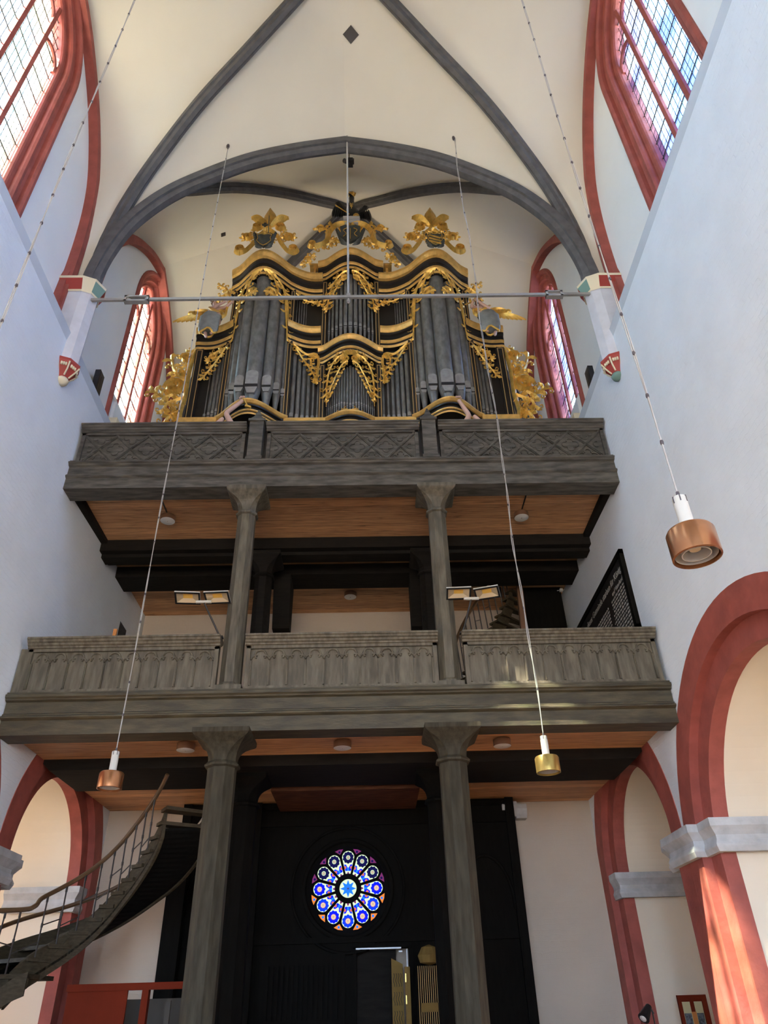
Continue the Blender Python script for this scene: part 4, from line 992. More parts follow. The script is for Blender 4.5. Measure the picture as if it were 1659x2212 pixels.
# ---- tie rod across the nave and the rod that holds it
T = thing('tie_rod', 'grey iron tie rod spanning the nave in front of the organ', 'rod', (0, Y1, 13.88))
zt = lambda x: 13.88+.010*x
m = MB()
for a, b in ((-5.2, -4.42), (-4.08, 4.30), (4.54, 5.2)): m.bar((a, Y1-.12, zt(a)), (b, Y1-.12, zt(b)), .05, .07)
m.build('rod', 'iron', T)
for xa, xb, op in ((-4.50, -4.00, True), (4.24, 4.60, False)):
    m = MB(); z = zt(xa)
    for dz in (-.065, .065): m.box(xa, xb, Y1-.17, Y1-.07, z+dz-.022, z+dz+.022)
    for q in (xa, xb-.05): m.box(q, q+.05, Y1-.17, Y1-.07, z-.085, z+.085)
    if not op: m.box(xa+.03, xb-.03, Y1-.14, Y1-.10, z-.06, z+.06)
    m.tube([(xa-.06, Y1-.12, z), (xa+.12 if op else xb, Y1-.12, z)], .028, 8); m.build('turnbuckle', 'iron', T)
V = thing('hanger_rod', 'thin pale vertical rod holding the tie rod from the arch crown', 'rod', (.05, Y1-.12, 13.9))
zv = vault_z(.05, Y1-.12)
m = MB(); m.tube([(.11, Y1-.12, 13.70), (.05, Y1-.12, zv)], .022, 8); m.build('rod', 'cable', V)
m = MB(); m.box(.07, .15, Y1-.17, Y1-.07, 13.82, 13.95); m.tube([(.11, Y1-.12, 13.72), (.11, Y1-.12, 13.78)], .035, 6); m.build('clamp', 'iron', V)
# ---- black spotlight under the arch crown
S = thing('hanging_spotlight', 'small black spotlight hanging on a cord below the crown of the arch', 'spotlight', (.06, 10.35, 19.9))
p = at(754, 353, Y=10.4); zv = vault_z(p.x, 10.4)
m = MB(); m.tube([(p.x, 10.4, p.z+.12), (p.x, 10.4, zv)], .012, 6); m.build('cord', 'darkiron', S)
m = MB(); m.box(p.x-.07, p.x+.10, 10.3, 10.5, p.z-.03, p.z+.11); m.tube([(p.x-.02, 10.38, p.z+.02), (p.x-.12, 10.28, p.z-.08)], .06, 10); m.box(p.x+.05, p.x+.13, 10.34, 10.46, p.z+.05, p.z+.14); m.build('housing', 'blackp', S)

# ---- floodlights on the lower parapet
def floods(foot, joint, heads, label, lit):
    t = thing('floodlight_pair', label, 'floodlight', foot, 'twin floodlights on the lower parapet')
    m = MB(); m.tube([foot, joint], .016, 8); m.box(foot[0]-.06, foot[0]+.06, foot[1]-.05, foot[1]+.05, foot[2]-.03, foot[2]-.005); m.build('pole', 'darkiron', t)
    m = MB(); m.tube([Vector(joint)+Vector((-.13, 0, 0)), Vector(joint)+Vector((.13, 0, 0))], .028, 8); m.build('bracket', 'lampwhite', t)
    for c, yaw, tilt in heads:
        M = Matrix.Rotation(yaw, 3, 'Z') @ Matrix.Rotation(tilt, 3, 'X'); c = Vector(c); P = lambda a, b, d: c+M @ Vector((a, d, b))
        m = MB(); hw, hh = .215, .14
        fr = [P(-hw, -hh, 0), P(hw, -hh, 0), P(hw, hh, 0), P(-hw, hh, 0)]; inn = [P(-hw+.03, -hh+.03, 0), P(hw-.03, -hh+.03, 0), P(hw-.03, hh-.03, 0), P(-hw+.03, hh-.03, 0)]; inb = [P(-hw+.03, -hh+.03, .012), P(hw-.03, -hh+.03, .012), P(hw-.03, hh-.03, .012), P(-hw+.03, hh-.03, .012)]
        bk = [P(-hw, -hh, .035), P(hw, -hh, .035), P(hw, hh, .035), P(-hw, hh, .035)]; bb = [P(-hw*.8, -hh*.7, .075), P(hw*.8, -hh*.7, .075), P(hw*.8, hh*.7, .075), P(-hw*.8, hh*.7, .075)]
        m.loft([inb, inn, fr, [p_+(q_-p_)*.3 for p_, q_ in zip(fr, bk)]]); h = m.build('lamp_head', 'blackp', t)
        m = MB(); m.loft([[p_+(q_-p_)*.3 for p_, q_ in zip(fr, bk)], bk, bb], cap1=True); m.build('housing', 'lampwhite', h)
        m = MB(); m.loft([inb, [P(-.08, -.035, .05), P(.08, -.035, .05), P(.08, .055, .05), P(-.08, .055, .05)]]); m.build('reflector', 'refl', h)
        m = MB(); m.obox(P(0, .01, .05), (.16, .09, .008), M @ Matrix.Rotation(PI/2, 3, 'X')); m.build('led_panel', 'led', h)
    return t
def fl(pf, pj, ph1, ph2, label, lit):
    Yp = 11.30; f = at(*pf, Y=Yp); j = at(*pj, Y=Yp-.10); a = at(*ph1, Y=Yp-.14); b = at(*ph2, Y=Yp-.14); f.z = 6.925
    floods(tuple(f), tuple(j), ((a, .10 if not lit else -.05, 1.25), (b, -.05 if not lit else -.30, 1.25)), label, lit)
fl((475, 1372), (440, 1300), (405, 1293), (469, 1292), 'pair of black floodlights on a dark pole, left of the left gallery column', False)
fl((1000, 1362), (1018, 1293), (991, 1283), (1052, 1282), 'pair of floodlights on a pole, right of the right gallery column', True)

# ---- drum ceiling lamps under the galleries
def drum(x, y, z, label, bracket=True):
    t = thing('ceiling_lamp', label, 'lamp', (x, y, z-.14), 'drum lamps under the gallery ceilings')
    m = MB(); m.lathe([(.15, z-.13), (.152, z-.02), (.14, z-.015)], (x, y), 28, cap=False); m.lathe([(.14, z-.018), (.01, z-.014)], (x, y), 28, cap=False); smooth_angle(m.build('housing', 'lampbrown', t), .6)
    m = MB(); m.lathe([(.149, z-.13), (.12, z-.137), (.01, z-.14)], (x, y), 28, cap=False); smooth_angle(m.build('diffuser', 'opal', t), .6)
    m = MB(); m.tube([(x, y, z-.02), (x, y, z+.0)], .035, 10); m.build('mount', 'darkiron', t)
    if bracket:
        m = MB(); m.box(x-.012, x+.012, 11.6, y, z-.018, z); m.build('cable_duct', 'darkiron', t)
drum(-3.70, 12.5, 10.25, 'drum ceiling lamp under the organ gallery, left of the upper columns'); drum(3.69, 12.55, 10.25, 'drum ceiling lamp under the organ gallery, right of the upper columns')
drum(0, 15.95, 10.25, 'drum ceiling lamp far back between the two dark upper columns', False)
drum(-2.66, 12.30, 5.45, 'drum ceiling lamp under the lower gallery, left of the left capital', False); drum(-.03, 12.35, 5.45, 'drum ceiling lamp under the lower gallery, midway between the capitals', False); drum(2.70, 12.42, 5.45, 'drum ceiling lamp under the lower gallery, right of the right capital', False)

# ---- black loudspeakers and pale boxes on the ledge
for sd, lb in ((-1, 'left'), (1, 'right')):
    t = thing('loudspeaker', 'flat black loudspeaker on the ledge by the %s side window' % lb, 'speaker', (sd*5.66, 11.95, 13.0), 'loudspeakers on the ledge')
    m = MB(); m.box(min(sd*5.62, sd*5.74), max(sd*5.62, sd*5.74), 11.86, 12.12, 13.28, 13.92); m.build('cabinet', 'blackp', t)
    m = MB(); m.box(min(sd*5.61, sd*5.62), max(sd*5.61, sd*5.62), 11.89, 12.09, 13.32, 13.88); m.box(min(sd*5.60, sd*5.61), max(sd*5.60, sd*5.61), 11.96, 12.02, 13.42, 13.78); m.build('grille', 'darkiron', t)
    m = MB(); m.tube([(sd*5.68, 11.99, 12.73), (sd*5.68, 11.99, 13.30)], .02, 8); m.build('stand', 'darkiron', t)
    t = thing('cable_box', 'pale rectangular box on the ledge below the %s loudspeaker' % lb, 'box', (sd*5.42, 12.75, 12.73))
    m = MB(); m.box(min(sd*5.38, sd*5.60), max(sd*5.38, sd*5.60), 12.75, 13.10, 12.735, 13.25); m.build('box', 'cream', t)
    m = MB(); m.tube([(sd*5.40, 12.9, 12.76), (sd*5.325, 12.88, 12.70), (sd*5.325, 12.85, 12.3), (sd*5.335, 12.7, 11.9), (sd*5.335, 12.45, 10.8)], .006, 5); m.build('wire', 'cable', t)

# ---- memorial tablet on the right wall
t = thing('memorial_tablet', 'black framed memorial tablet with pale blackletter lines on the right wall above the lower parapet', 'tablet', (W-.05, 13.6, 7.2))
xf = W-.055; TY = lambda u: 15.35-u
m = MB(); m.box(W-.05, W-.005, 11.88, 15.30, 7.25, 8.80); m.build('board', 'tablet', t)
m = MB()
for (ya, yb, za, zb) in ((11.80, 11.92, 7.18, 8.86), (15.26, 15.38, 7.18, 8.86), (11.80, 15.38, 8.76, 8.86), (11.80, 15.38, 7.18, 7.28)): m.box(W-.085, W-.003, ya, yb, za, zb)
m.build('frame', 'darkwood', t)
def text_on(s, y_right, z, size, wid=1.0):
    cu = bpy.data.curves.new('inscription', 'FONT'); cu.body = s; cu.size = size; cu.align_x = 'RIGHT'; cu.extrude = .002; cu.materials.append(MT['ink'])
    ft = bpy.data.objects.new('inscription', cu); COL.objects.link(ft); me = bpy.data.meshes.new_from_object(ft.evaluated_get(bpy.context.evaluated_depsgraph_get())); bpy.data.objects.remove(ft)
    o = bpy.data.objects.new('inscription', me); COL.objects.link(o); o.parent = t; o.matrix_parent_inverse = t.matrix_basis.inverted()
    o.matrix_basis = Matrix(((0, 0, -1, W-.053), (-1*wid, 0, 0, y_right), (0, 1, 0, z), (0, 0, 0, 1)))
text_on('Aus dieser Gemeinde starben f\u00fcr K\u00f6nig', 12.02, 8.50, .19, .95)
text_on('und Vaterland', 12.02, 8.31, .13, .95)
m = MB(); rd = random.Random(5)
for r in range(13):
    z = 8.22-.072*r
    for c in range(3):
        u = 12.03+1.05*c; end = u+.92-rd.random()*.12
        while u < end:
            n = rd.randint(3, 7)
            for k in range(n):
                if u > end: break
                tall = .042 if rd.random() < .3 else .03
                m.box(W-.054, W-.050, u, u+.010, z, z+tall); u += .019
            u += .03
m.build('inscription_lines', 'ink', t)

# ---- dark wooden entrance screen with rose window and door
YP = 16.62
SCN = thing('entrance_screen', 'almost black wooden entrance screen below the lower gallery, framing the rose window and the door', 'screen', (0, YP, 0))
m = MB(); rose = [(-.05+.80*math.cos(2*PI*k/48), 3.75+.80*math.sin(2*PI*k/48)) for k in range(48)]
door = [(.11, .02), (1.16, .02), (1.16, 2.68), (.11, 2.68)]
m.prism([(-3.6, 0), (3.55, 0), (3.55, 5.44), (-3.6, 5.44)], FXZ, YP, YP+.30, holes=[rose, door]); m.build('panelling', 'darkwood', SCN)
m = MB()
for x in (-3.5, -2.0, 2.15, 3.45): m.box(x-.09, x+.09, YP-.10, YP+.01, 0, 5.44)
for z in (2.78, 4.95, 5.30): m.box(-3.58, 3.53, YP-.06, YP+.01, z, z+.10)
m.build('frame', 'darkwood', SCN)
m = MB()
for x0, x1 in ((-1.9, -.0), (.15, 2.0)):
    P = [(lerp(x0, x1, .5)+(x1-x0)*.46*math.cos(PI*k/20), YP-.02, 3.5+1.1*math.sin(PI*k/20)) for k in range(21)]
for r, w_ in ((.90, .05), (1.15, .03)): m.tube([(-.05+r*math.cos(2*PI*k/48), YP-.02, 3.75+r*math.sin(2*PI*k/48)) for k in range(48)], w_, 6, closed=True)
for sd in (-1, 1):
    P = [(sd*2.8+.55*math.cos(PI*k/16), YP-.02, 3.3+1.0*math.sin(PI*k/16)) for k in range(17)]; m.tube(P, .035, 6)
m.build('moulding', 'darkwood', SCN)
m = MB(); m.box(-1.75, -.10, YP-.05, YP+.01, .75, 2.60); m.box(-1.72, -.14, YP-.052, YP-.04, 1.35, 1.50)
for k in range(15): m.box(-1.62+.095*k, -1.57+.095*k, YP-.09, YP-.04, 1.55, 2.42)
for k in range(15): m.box(-1.62+.095*k, -1.57+.095*k, YP-.09, YP-.04, .80, 1.25)
m.build('louvre_panel', 'darkwood', SCN)
m = MB(); m.box(.05, .12, YP-.04, YP+.3, 0, 2.70); m.box(1.15, 1.22, YP-.04, YP+.3, 0, 2.70); m.box(.05, 1.22, YP-.04, YP+.3, 2.68, 2.76); m.build('door_frame', 'darkwood', SCN)
m = MB(); m.box(.11, 1.0, YP-.055, YP-.04, 2.66, 2.685); m.box(1.10, 1.115, YP-.05, YP-.03, .0, 2.65); m.box(.95, 1.02, YP-.06, YP-.03, 2.60, 2.625); m.build('steel_trim', 'steel', SCN)
D = thing('glazed_door', 'dark doorway leaf with a panelled lower half below the rose window', 'door', (.6, YP+.2, 0))
m = MB(); m.box(.12, .90, YP+.20, YP+.25, .02, 2.66); m.build('leaf', 'darkbeam', D)
m = MB(); m.box(.14, .86, YP+.17, YP+.20, 1.28, 1.33); m.box(.14, .86, YP+.17, YP+.20, 1.14, 1.19); m.build('push_rail', 'stone', D)
m = MB(); m.box(.14, .86, YP+.185, YP+.20, .1, 1.12); m.build('lower_panel', 'booth' if False else 'boothgrey', D)
D = thing('ornamental_door_leaf', 'narrow ochre door leaf with wavy black cut lines standing open in the doorway', 'door', (.97, YP, 0))
m = MB(); m.prism([(.80, .02), (1.02, .02), (1.02, 2.40), (.80, 2.50)], FXZ, YP-.02, YP+.03); m.build('leaf', 'olive', D)
m = MB()
for c in range(4):
    for r in range(7):
        P = [(.84+.045*c+.012*math.sin(q*1.1), YP-.024, 2.25-.30*r-.027*q) for q in range(9)]; m.tube(P, .005, 4)
m.build('wavy_cutouts', 'blackp', D)
D = thing('door_jamb_post', 'bare wooden jamb with hinges at the right edge of the doorway', 'post', (1.10, YP, 0))
m = MB(); m.box(1.05, 1.15, YP-.14, YP-.08, .02, 2.35); m.build('post', 'olive', D)
m = MB()
for z in (1.3, 1.75, 2.1): m.box(1.055, 1.075, YP-.16, YP-.14, z, z+.14)
m.build('hinges', 'brass', D)
m = MB(); m.box(1.05, 1.15, YP-.08, YP+.0, 0, .04); m.build('foot', 'darkwood', D)
D = thing('gilded_grille', 'tall grille of thin bars with dull gold bands right of the doorway', 'grille', (1.55, YP-.2, 0))
m = MB(); m.box(1.27, 1.80, YP-.24, YP-.20, 0, 2.35); m.build('backing', 'darkwood', D)
m = MB()
for k in range(13): m.tube([(1.30+.039*k, YP-.26, .05), (1.30+.039*k, YP-.26, 2.35)], .006, 5)
m.build('bars', 'line', D)
m = MB(); m.box(1.33, 1.74, YP-.27, YP-.24, 1.62, 1.76); m.box(1.35, 1.76, YP-.27, YP-.24, 1.20, 1.36); m.build('gold_bands', 'olive', D)
m = MB(); m.lathe([(.02, 2.36), (.18, 2.40), (.22, 2.52), (.14, 2.66), (.02, 2.70)], (1.53, YP-.20), 16); m.build('gilded_finial', 'olive', D)

def emit(n, c, s): MT[n] = emit_mat(n, c, s)
emit('g_navy', (.004, .004, .06), .5); emit('g_blue', (.001, .006, .75), .75); emit('g_mid', (.002, .03, .65), .7); emit('g_sky', (.006, .15, .85), .7); emit('g_pale', (.60, .76, .50), .55)
emit('g_orange', (.80, .22, .04), .5); emit('g_purple', (.13, .02, .10), .6); emit('g_rust', (.42, .10, .07), .7)
RW = thing('rose_window', 'round stained glass rose window with twelve blue petals in the dark screen', 'window', (-.05, YP+.1, 3.75))
rc = Vector((-.05, YP+.08, 3.75))
def RP(r, a, d=0.0): return (rc.x+r*math.cos(a), rc.y-d, rc.z+r*math.sin(a))
def disc(mb, r0, pts_fn, d):
    pass
def poly(mb, pts, d, th=.003):
    mb.prism(pts, lambda a, b, c: (rc.x+a, rc.y-c, rc.z+b), d, d+th)
m = MB(); m.lathe([(0, 0)], (0, 0), 3) if False else None
def petal_pts(R0, R1, hw0, r, a, n=14):
    """teardrop with a round outer end, pointing to the centre, in the rosette plane"""
    pts = [(R0, -hw0)] + [(R1+r*math.sin(t), -r*math.cos(t)) for t in [PI*k/n for k in range(n+1)]] + [(R0, hw0)]
    c, s = math.cos(a), math.sin(a); return [(x*c-y*s, x*s+y*c) for x, y in pts]
m = MB(); outer = [(.80*math.cos(2*PI*k/60), .80*math.sin(2*PI*k/60)) for k in range(60)]
holes = [petal_pts(.27, .585, .050, .128, PI/2+2*PI*k/12) for k in range(12)] + [[(.175*math.cos(2*PI*k/36), .175*math.sin(2*PI*k/36)) for k in range(36)]]
tri = []
for k in range(12):
    a = PI/2+2*PI*(k+.5)/12; c, s = math.cos(a), math.sin(a)
    T3 = [(.755*math.cos(a-.13), .755*math.sin(a-.13)), (.765*c, .765*s), (.755*math.cos(a+.13), .755*math.sin(a+.13)), (.655*c, .655*s)]; tri.append(T3)
m.prism(outer, lambda a, b, c: (rc.x+a, rc.y-c, rc.z+b), .0, .07, holes=holes+tri); m.build('tracery', 'leadblack', RW)
for k in range(12):
    a = PI/2+2*PI*k/12; c, s = math.cos(a), math.sin(a); rot = lambda x, y: (x*c-y*s, x*s+y*c)
    low = math.sin(a) < .15; flower = 'g_navy' if math.sin(a) > .35 else ('g_blue' if k % 2 else 'g_mid')
    m = MB(); poly(m, petal_pts(.27, .585, .050, .130, a), .012); pn = m.build('petal_pane', 'g_pale', RW)
    m = MB(); poly(m, [rot(.585+(.112+.008*math.cos(10*t))*math.cos(t), (.112+.008*math.cos(10*t))*math.sin(t)) for t in [2*PI*q/60 for q in range(60)]], .016); m.build('blue_flower', flower, pn)
    for r, mt, d in ((.052, 'g_rust' if low else 'g_navy', .020), (.042, 'g_pale', .024), (.030, 'g_rust' if low else 'g_purple', .028), (.020, 'g_pale', .032), (.012, 'g_rust', .036)):
        m = MB(); poly(m, [rot(.585+(r+.003*math.cos(8*t))*math.cos(t), (r+.003*math.cos(8*t))*math.sin(t)) for t in [2*PI*q/32 for q in range(32)]], d); m.build('medallion_ring', mt, pn)
    for sd in (-1, 1):
        m = MB(); poly(m, [rot(x, sd*y) for x, y in ((.33, .012), (.33, .058), (.40, .080), (.455, .085), (.45, .045), (.40, .014))], .016); m.build('blue_wedge', 'g_mid' if sd > 0 else 'g_blue', pn)
        m = MB(); poly(m, [rot(.395+.028*math.cos(t), sd*.064+.024*math.sin(t)) for t in [2*PI*q/16 for q in range(16)]], .020); m.build('red_roundel', 'g_rust', pn)
    m = MB(); poly(m, [rot(x, y) for x, y in ((.33, -.015), (.385, -.022), (.40, 0), (.385, .022), (.33, .015))], .018); m.build('sky_wedge', 'g_sky', pn)
    m = MB(); poly(m, [rot(x, y) for x, y in ((.265, -.03), (.30, -.014), (.32, 0), (.30, .014), (.265, .03))], .018); m.build('purple_tip', 'g_purple', pn)
    a2 = PI/2+2*PI*(k+.5)/12; lowt = math.sin(a2) < -.2
    m = MB(); poly(m, tri[k], .012); tp = m.build('spandrel_pane', 'g_orange' if lowt else 'g_purple', RW)
    m = MB(); cx, cy = .715*math.cos(a2), .715*math.sin(a2); poly(m, [(cx+.024*math.cos(2*PI*q/12), cy+.024*math.sin(2*PI*q/12)) for q in range(12)], .016); m.build('blue_dot', 'g_sky' if lowt else 'g_navy', tp)
m = MB(); poly(m, [(.177*math.cos(2*PI*k/36), .177*math.sin(2*PI*k/36)) for k in range(36)], .012); cp_ = m.build('centre_pane', 'g_pale', RW)
m = MB(); poly(m, [((.165 if k % 2 == 0 else .085)*math.cos(PI/2+PI*k/8), (.165 if k % 2 == 0 else .085)*math.sin(PI/2+PI*k/8)) for k in range(16)], .016); st = m.build('blue_star', 'g_sky', cp_)
m = MB()
for k in range(16): a = PI/2+PI*k/8; m.bar(RP(0, 0, .021), RP(.165 if k % 2 == 0 else .085, a, .021), .004, .003, (0, 1, 0))
m.build('star_lead', 'blackp', cp_)

# stone block on the back wall beside the screen
t = thing('stone_capital', 'small grey moulded stone block at the top right corner of the entrance screen', 'stone', (3.5, 16.9, 5.1))
m = MB(); profile_bar(m, [(17.05, 5.08), (16.72, 5.08), (16.66, 5.14), (16.60, 5.22), (16.56, 5.28), (16.56, 5.36), (17.05, 5.36)], 3.30, 3.62); m.build('block', 'stone', t)
m = MB(); profile_bar(m, [(17.05, 5.06), (16.80, 5.06), (16.74, 5.14), (16.70, 5.24), (16.70, 5.34), (17.05, 5.34)], 3.62, 3.86); m.build('return', 'stone', t)

# ---- curved stair on the left
ST = thing('curved_staircase', 'dark curved wooden staircase rising from the left arch to the lower gallery', 'staircase', (-4.2, 13.6, 0))
NP = [(63, 2068), (111, 2040), (156, 2012), (192, 1983), (224, 1955), (249, 1926), (272, 1898), (294, 1869), (314, 1839), (332, 1808), (347, 1778), (357, 1748)]
steps = []
for k, q in enumerate(NP): steps.append(at(*q, Z=2.45+.19*k))
ys = [p.y for p in steps]
for k in range(1, len(steps)-1): steps[k].y = (ys[k-1]+ys[k]*2+ys[k+1])/4
for k in range(0): d = steps[-1]-steps[-2]; steps.append(steps[-1]+Vector((d.x*.7, d.y*1.1, .19)))
N = len(steps)
def head(k): d = steps[min(k+1, N-1)]-steps[max(k-1, 0)]; d.z = 0; return d.normalized()
far = []
for k in range(N): h = head(k); n = Vector((-h.y, h.x, 0)); far.append(steps[k]+n*.92)
for k in range(N):
    h = head(k); a, b = steps[k]-h*.05, far[k]-h*.03
    nx = steps[k+1] if k < N-1 else steps[k]+h*.25; fx = far[k+1] if k < N-1 else far[k]+h*.15
    a2, b2 = nx+h*.02, fx+h*.02
    n = (a-b).normalized()*.05
    m = MB(); lo = [Vector((p.x, p.y, steps[k].z-.055)) for p in (a+n, a2+n, b2, b)]; hi = [Vector((p.x, p.y, steps[k].z)) for p in (a+n, a2+n, b2, b)]
    m.loft([lo, hi], cap0=True, cap1=True); m.build('tread', 'stairwood', ST)
nose = [steps[0]-head(0)*.25-Vector((0, 0, .22))]+steps
def ribbon(P, top, bot, th, side): # upright board following the stair
    loops = []
    for k in range(len(P)):
        d = P[min(k+1, len(P)-1)]-P[max(k-1, 0)]; d.z = 0; d.normalize(); n = Vector((-d.y, d.x, 0))*side
        loops.append([P[k]+Vector((0, 0, top)), P[k]+n*th+Vector((0, 0, top)), P[k]+n*th+Vector((0, 0, bot)), P[k]+Vector((0, 0, bot))])
    return loops
sp = spline([p for p in nose], 3); fp = spline([far[0]-head(0)*.25-Vector((0, 0, .22))]+far, 3)
m = MB(); m.loft(ribbon(sp, .02, -.44, .05, 1), cap0=True, cap1=True); m.build('outer_stringer', 'stairwood', ST)
m = MB()
for k in range(N-1):   # stepped cheek between the treads and the stringer
    h = head(k); a, b = steps[k], steps[k+1]; n = Vector((-h.y, h.x, 0))*.05
    q = [Vector((a.x, a.y, a.z-.25)), Vector((b.x, b.y, a.z-.05)), Vector((b.x, b.y, b.z-.05)), Vector((b.x, b.y, a.z-.06))]
    m.loft([[Vector((a.x, a.y, a.z-.22)), Vector((b.x, b.y, a.z-.10)), Vector((b.x, b.y, b.z-.05)), Vector((a.x+(b.x-a.x)*.55, a.y+(b.y-a.y)*.55, a.z-.05))], [p+n for p in (Vector((a.x, a.y, a.z-.22)), Vector((b.x, b.y, a.z-.10)), Vector((b.x, b.y, b.z-.05)), Vector((a.x+(b.x-a.x)*.55, a.y+(b.y-a.y)*.55, a.z-.05)))]], cap0=True, cap1=True)
m.build('riser_cheek', 'stairwood', ST)
m = MB(); m.loft(ribbon(fp, .12, -.30, .05, -1), cap0=True, cap1=True); m.build('inner_stringer', 'stairwood', ST)
m = MB(); m.loft([[a+Vector((0, 0, -.34)), b+Vector((0, 0, -.26)), b+Vector((0, 0, -.22)), a+Vector((0, 0, -.30))] for a, b in zip(sp, fp)], cap0=True, cap1=True); m.build('soffit', 'darkwood', ST)
# landing and the flight that goes on down through the arch
l0 = nose[0]; m = MB(); m.box(-6.7, l0.x+.25, l0.y-.02, l0.y+1.05, l0.z-.06, l0.z-.0); m.build('landing', 'stairwood', ST)
m = MB(); P = spline([l0+Vector((.25, -.0, -.12)), l0+Vector((.0, -.05, -.25)), l0+Vector((-.35, -.1, -.62)), l0+Vector((-.65, -.1, -1.25)), l0+Vector((-.75, -.1, -2.2))], 5); m.loft(ribbon(P, .14, -.16, .06, 1), cap0=True, cap1=True); m.build('lower_stringer', 'stairwood', ST)
m = MB(); m.prism([(l0.x+.25, l0.z-.02), (l0.x+.25, l0.z-.18), (l0.x-.2, l0.z-.5), (l0.x-.55, l0.z-1.1), (-6.7, l0.z-1.6), (-6.7, l0.z-.02)], FXZ, l0.y+.02, l0.y+.07); m.build('landing_apron', 'stairwood', ST)
hr = [Vector((l0.x-1.5, l0.y, l0.z+.84)), Vector((l0.x-.15, l0.y, l0.z+.84)), Vector((l0.x+.10, l0.y+.05, l0.z+.89))] + [p+Vector((0, 0, .80)) for p in steps if p.z+.80 < 5.16]
m = MB(); m.tube(spline(hr, 5), .036, 8); m.build('handrail', 'handrail', ST)
hs = spline(hr, 8)
def rail_z(p): q = min(hs, key=lambda v: (v.x-p.x)**2+(v.y-p.y)**2); return q
NB = N-1
bal = []
for k in range(N-3):
    for t in (.30,):
        p = steps[k].lerp(steps[k+1], t); p.z = steps[k].z; bal.append(p)
for q in (-.95, -.70, -.45, -.2): bal.insert(0, Vector((l0.x+q+.1, l0.y+.02, l0.z)))
bal[:4] = sorted(bal[:4], key=lambda p: p.x)
prev = None
for i, p in enumerate(bal):
    q = rail_z(p); m = MB(); top = Vector((lerp(p.x, q.x, .6), lerp(p.y, q.y, .6), q.z)); m.tube([p, top], .013, 6); f_ = p.lerp(top, .5); m.tube([f_-Vector((0, 0, .03)), f_+Vector((0, 0, .03))], .019, 6); f_ = p.lerp(top, .93); m.tube([f_-Vector((0, 0, .05)), f_+Vector((0, 0, .03))], .019, 6)
    if prev is not None and abs(prev[0].x-p.x) < .35: m.tube([prev[0].lerp(prev[1], .50 if i % 2 else .30), p.lerp(top, .42 if i % 2 else .24)], .010, 5)
    m.build('baluster', 'darkiron', ST); prev = (p, top)
m = MB(); m.tube([p+Vector((0, 0, .42)) for p in fp[2:]], .035, 8); m.build('inner_handrail', 'handrail', ST)
for k in range(0, N, 2):
    m = MB(); m.tube([far[k], far[k]+Vector((0, 0, .46))], .013, 6); m.build('inner_baluster', 'darkiron', ST)
# dark post beside the stair
t = thing('dark_post', 'narrow dark wooden post behind the left floor column below the stair', 'post', (-3.50, 16.5, 0)); m = MB(); m.box(-3.66, -3.30, 16.25, 16.45, 0, 4.2); m.build('post', 'darkwood', t); m = MB(); m.box(-3.70, -3.26, 16.20, 16.50, 0, .12); m.build('plinth', 'darkwood', t)

# ---- small winding stair seen above the lower parapet on the right
U = thing('winding_stair', 'dark winding stair with iron railing on the lower gallery, behind the right floodlights', 'staircase', (3.6, 15.5, 5.95))
TP = [(1046, 1372), (1056, 1357), (1066, 1342), (1077, 1327), (1087, 1308), (1093, 1291), (1098, 1276)]
tp = [at(*q, Y=15.1+.10*k) for k, q in enumerate(TP)]
for k in range(9): tp.insert(0, tp[0]+Vector((-.13+.01*k, -.08, -.20)))
tp = [p for p in tp if p.z > 6.0]
cx_, cy_ = 4.25, 15.9
for k, p in enumerate(tp):
    m = MB(); e_ = Vector((cx_-.1, cy_, p.z)); d = (e_-p); d.z = 0; n = Vector((-d.y, d.x, 0)).normalized()
    q = [p-n*.14, p+n*.14, e_+n*.05, e_-n*.05]; m.loft([[v+Vector((0, 0, -.05)) for v in q], q], cap0=True, cap1=True); m.build('tread', 'stairwood', U)
m = MB(); P = spline(tp, 3); m.loft([[v+Vector((.04, 0, .0)), v+Vector((.10, .03, 0)), v+Vector((.10, .03, -.42)), v+Vector((.04, 0, -.42))] for v in P], cap0=True, cap1=True); m.build('stringer', 'stairwood', U)
m = MB(); m.prism([(3.92, 6.0), (4.12, 6.0), (4.24, 10.2), (4.10, 10.2)], FXZ, 15.6, 15.72); m.build('newel_plank', 'lampbrown', U)
m = MB(); m.prism([(4.12, 6.0), (5.2, 6.0), (5.2, 10.2), (4.24, 10.2)], FXZ, 15.75, 15.80); m.build('side_panelling', 'darkwood', U)
rl = [p+Vector((-.10, -.12, .80)) for p in tp]; m = MB(); m.tube(spline(rl, 3), .035, 8); m.build('handrail', 'handrail', U)
for k in range(len(tp)):
    m = MB(); a, b = tp[k]+Vector((-.02, 0, 0)), rl[k]; m.tube([a, b], .014, 6)
    if k and k % 2: m.tube([tp[k-1].lerp(rl[k-1], .6), a.lerp(b, .45)], .009, 5)
    m.build('baluster', 'darkiron', U)
t = thing('junction_box', 'small white junction box on a strut high at the right under the upper gallery', 'box', (4.95, 15.6, 9.6))
p = at(1212, 1275, Y=15.6); m = MB(); m.box(p.x-.035, p.x+.035, 15.56, 15.64, p.z-.03, p.z+.03); m.build('box', 'lampwhite', t); m = MB(); m.tube([(p.x-.10, 15.6, p.z-.01), (p.x+.10, 15.6, p.z+.01)], .010, 6); m.build('strut', 'lampwhite', t)
t = thing('round_lid', 'round brown wooden disc under the ceiling above the winding stair', 'disc', (3.45, 15.9, 9.9)); p = at(1080, 1266, Y=15.8)
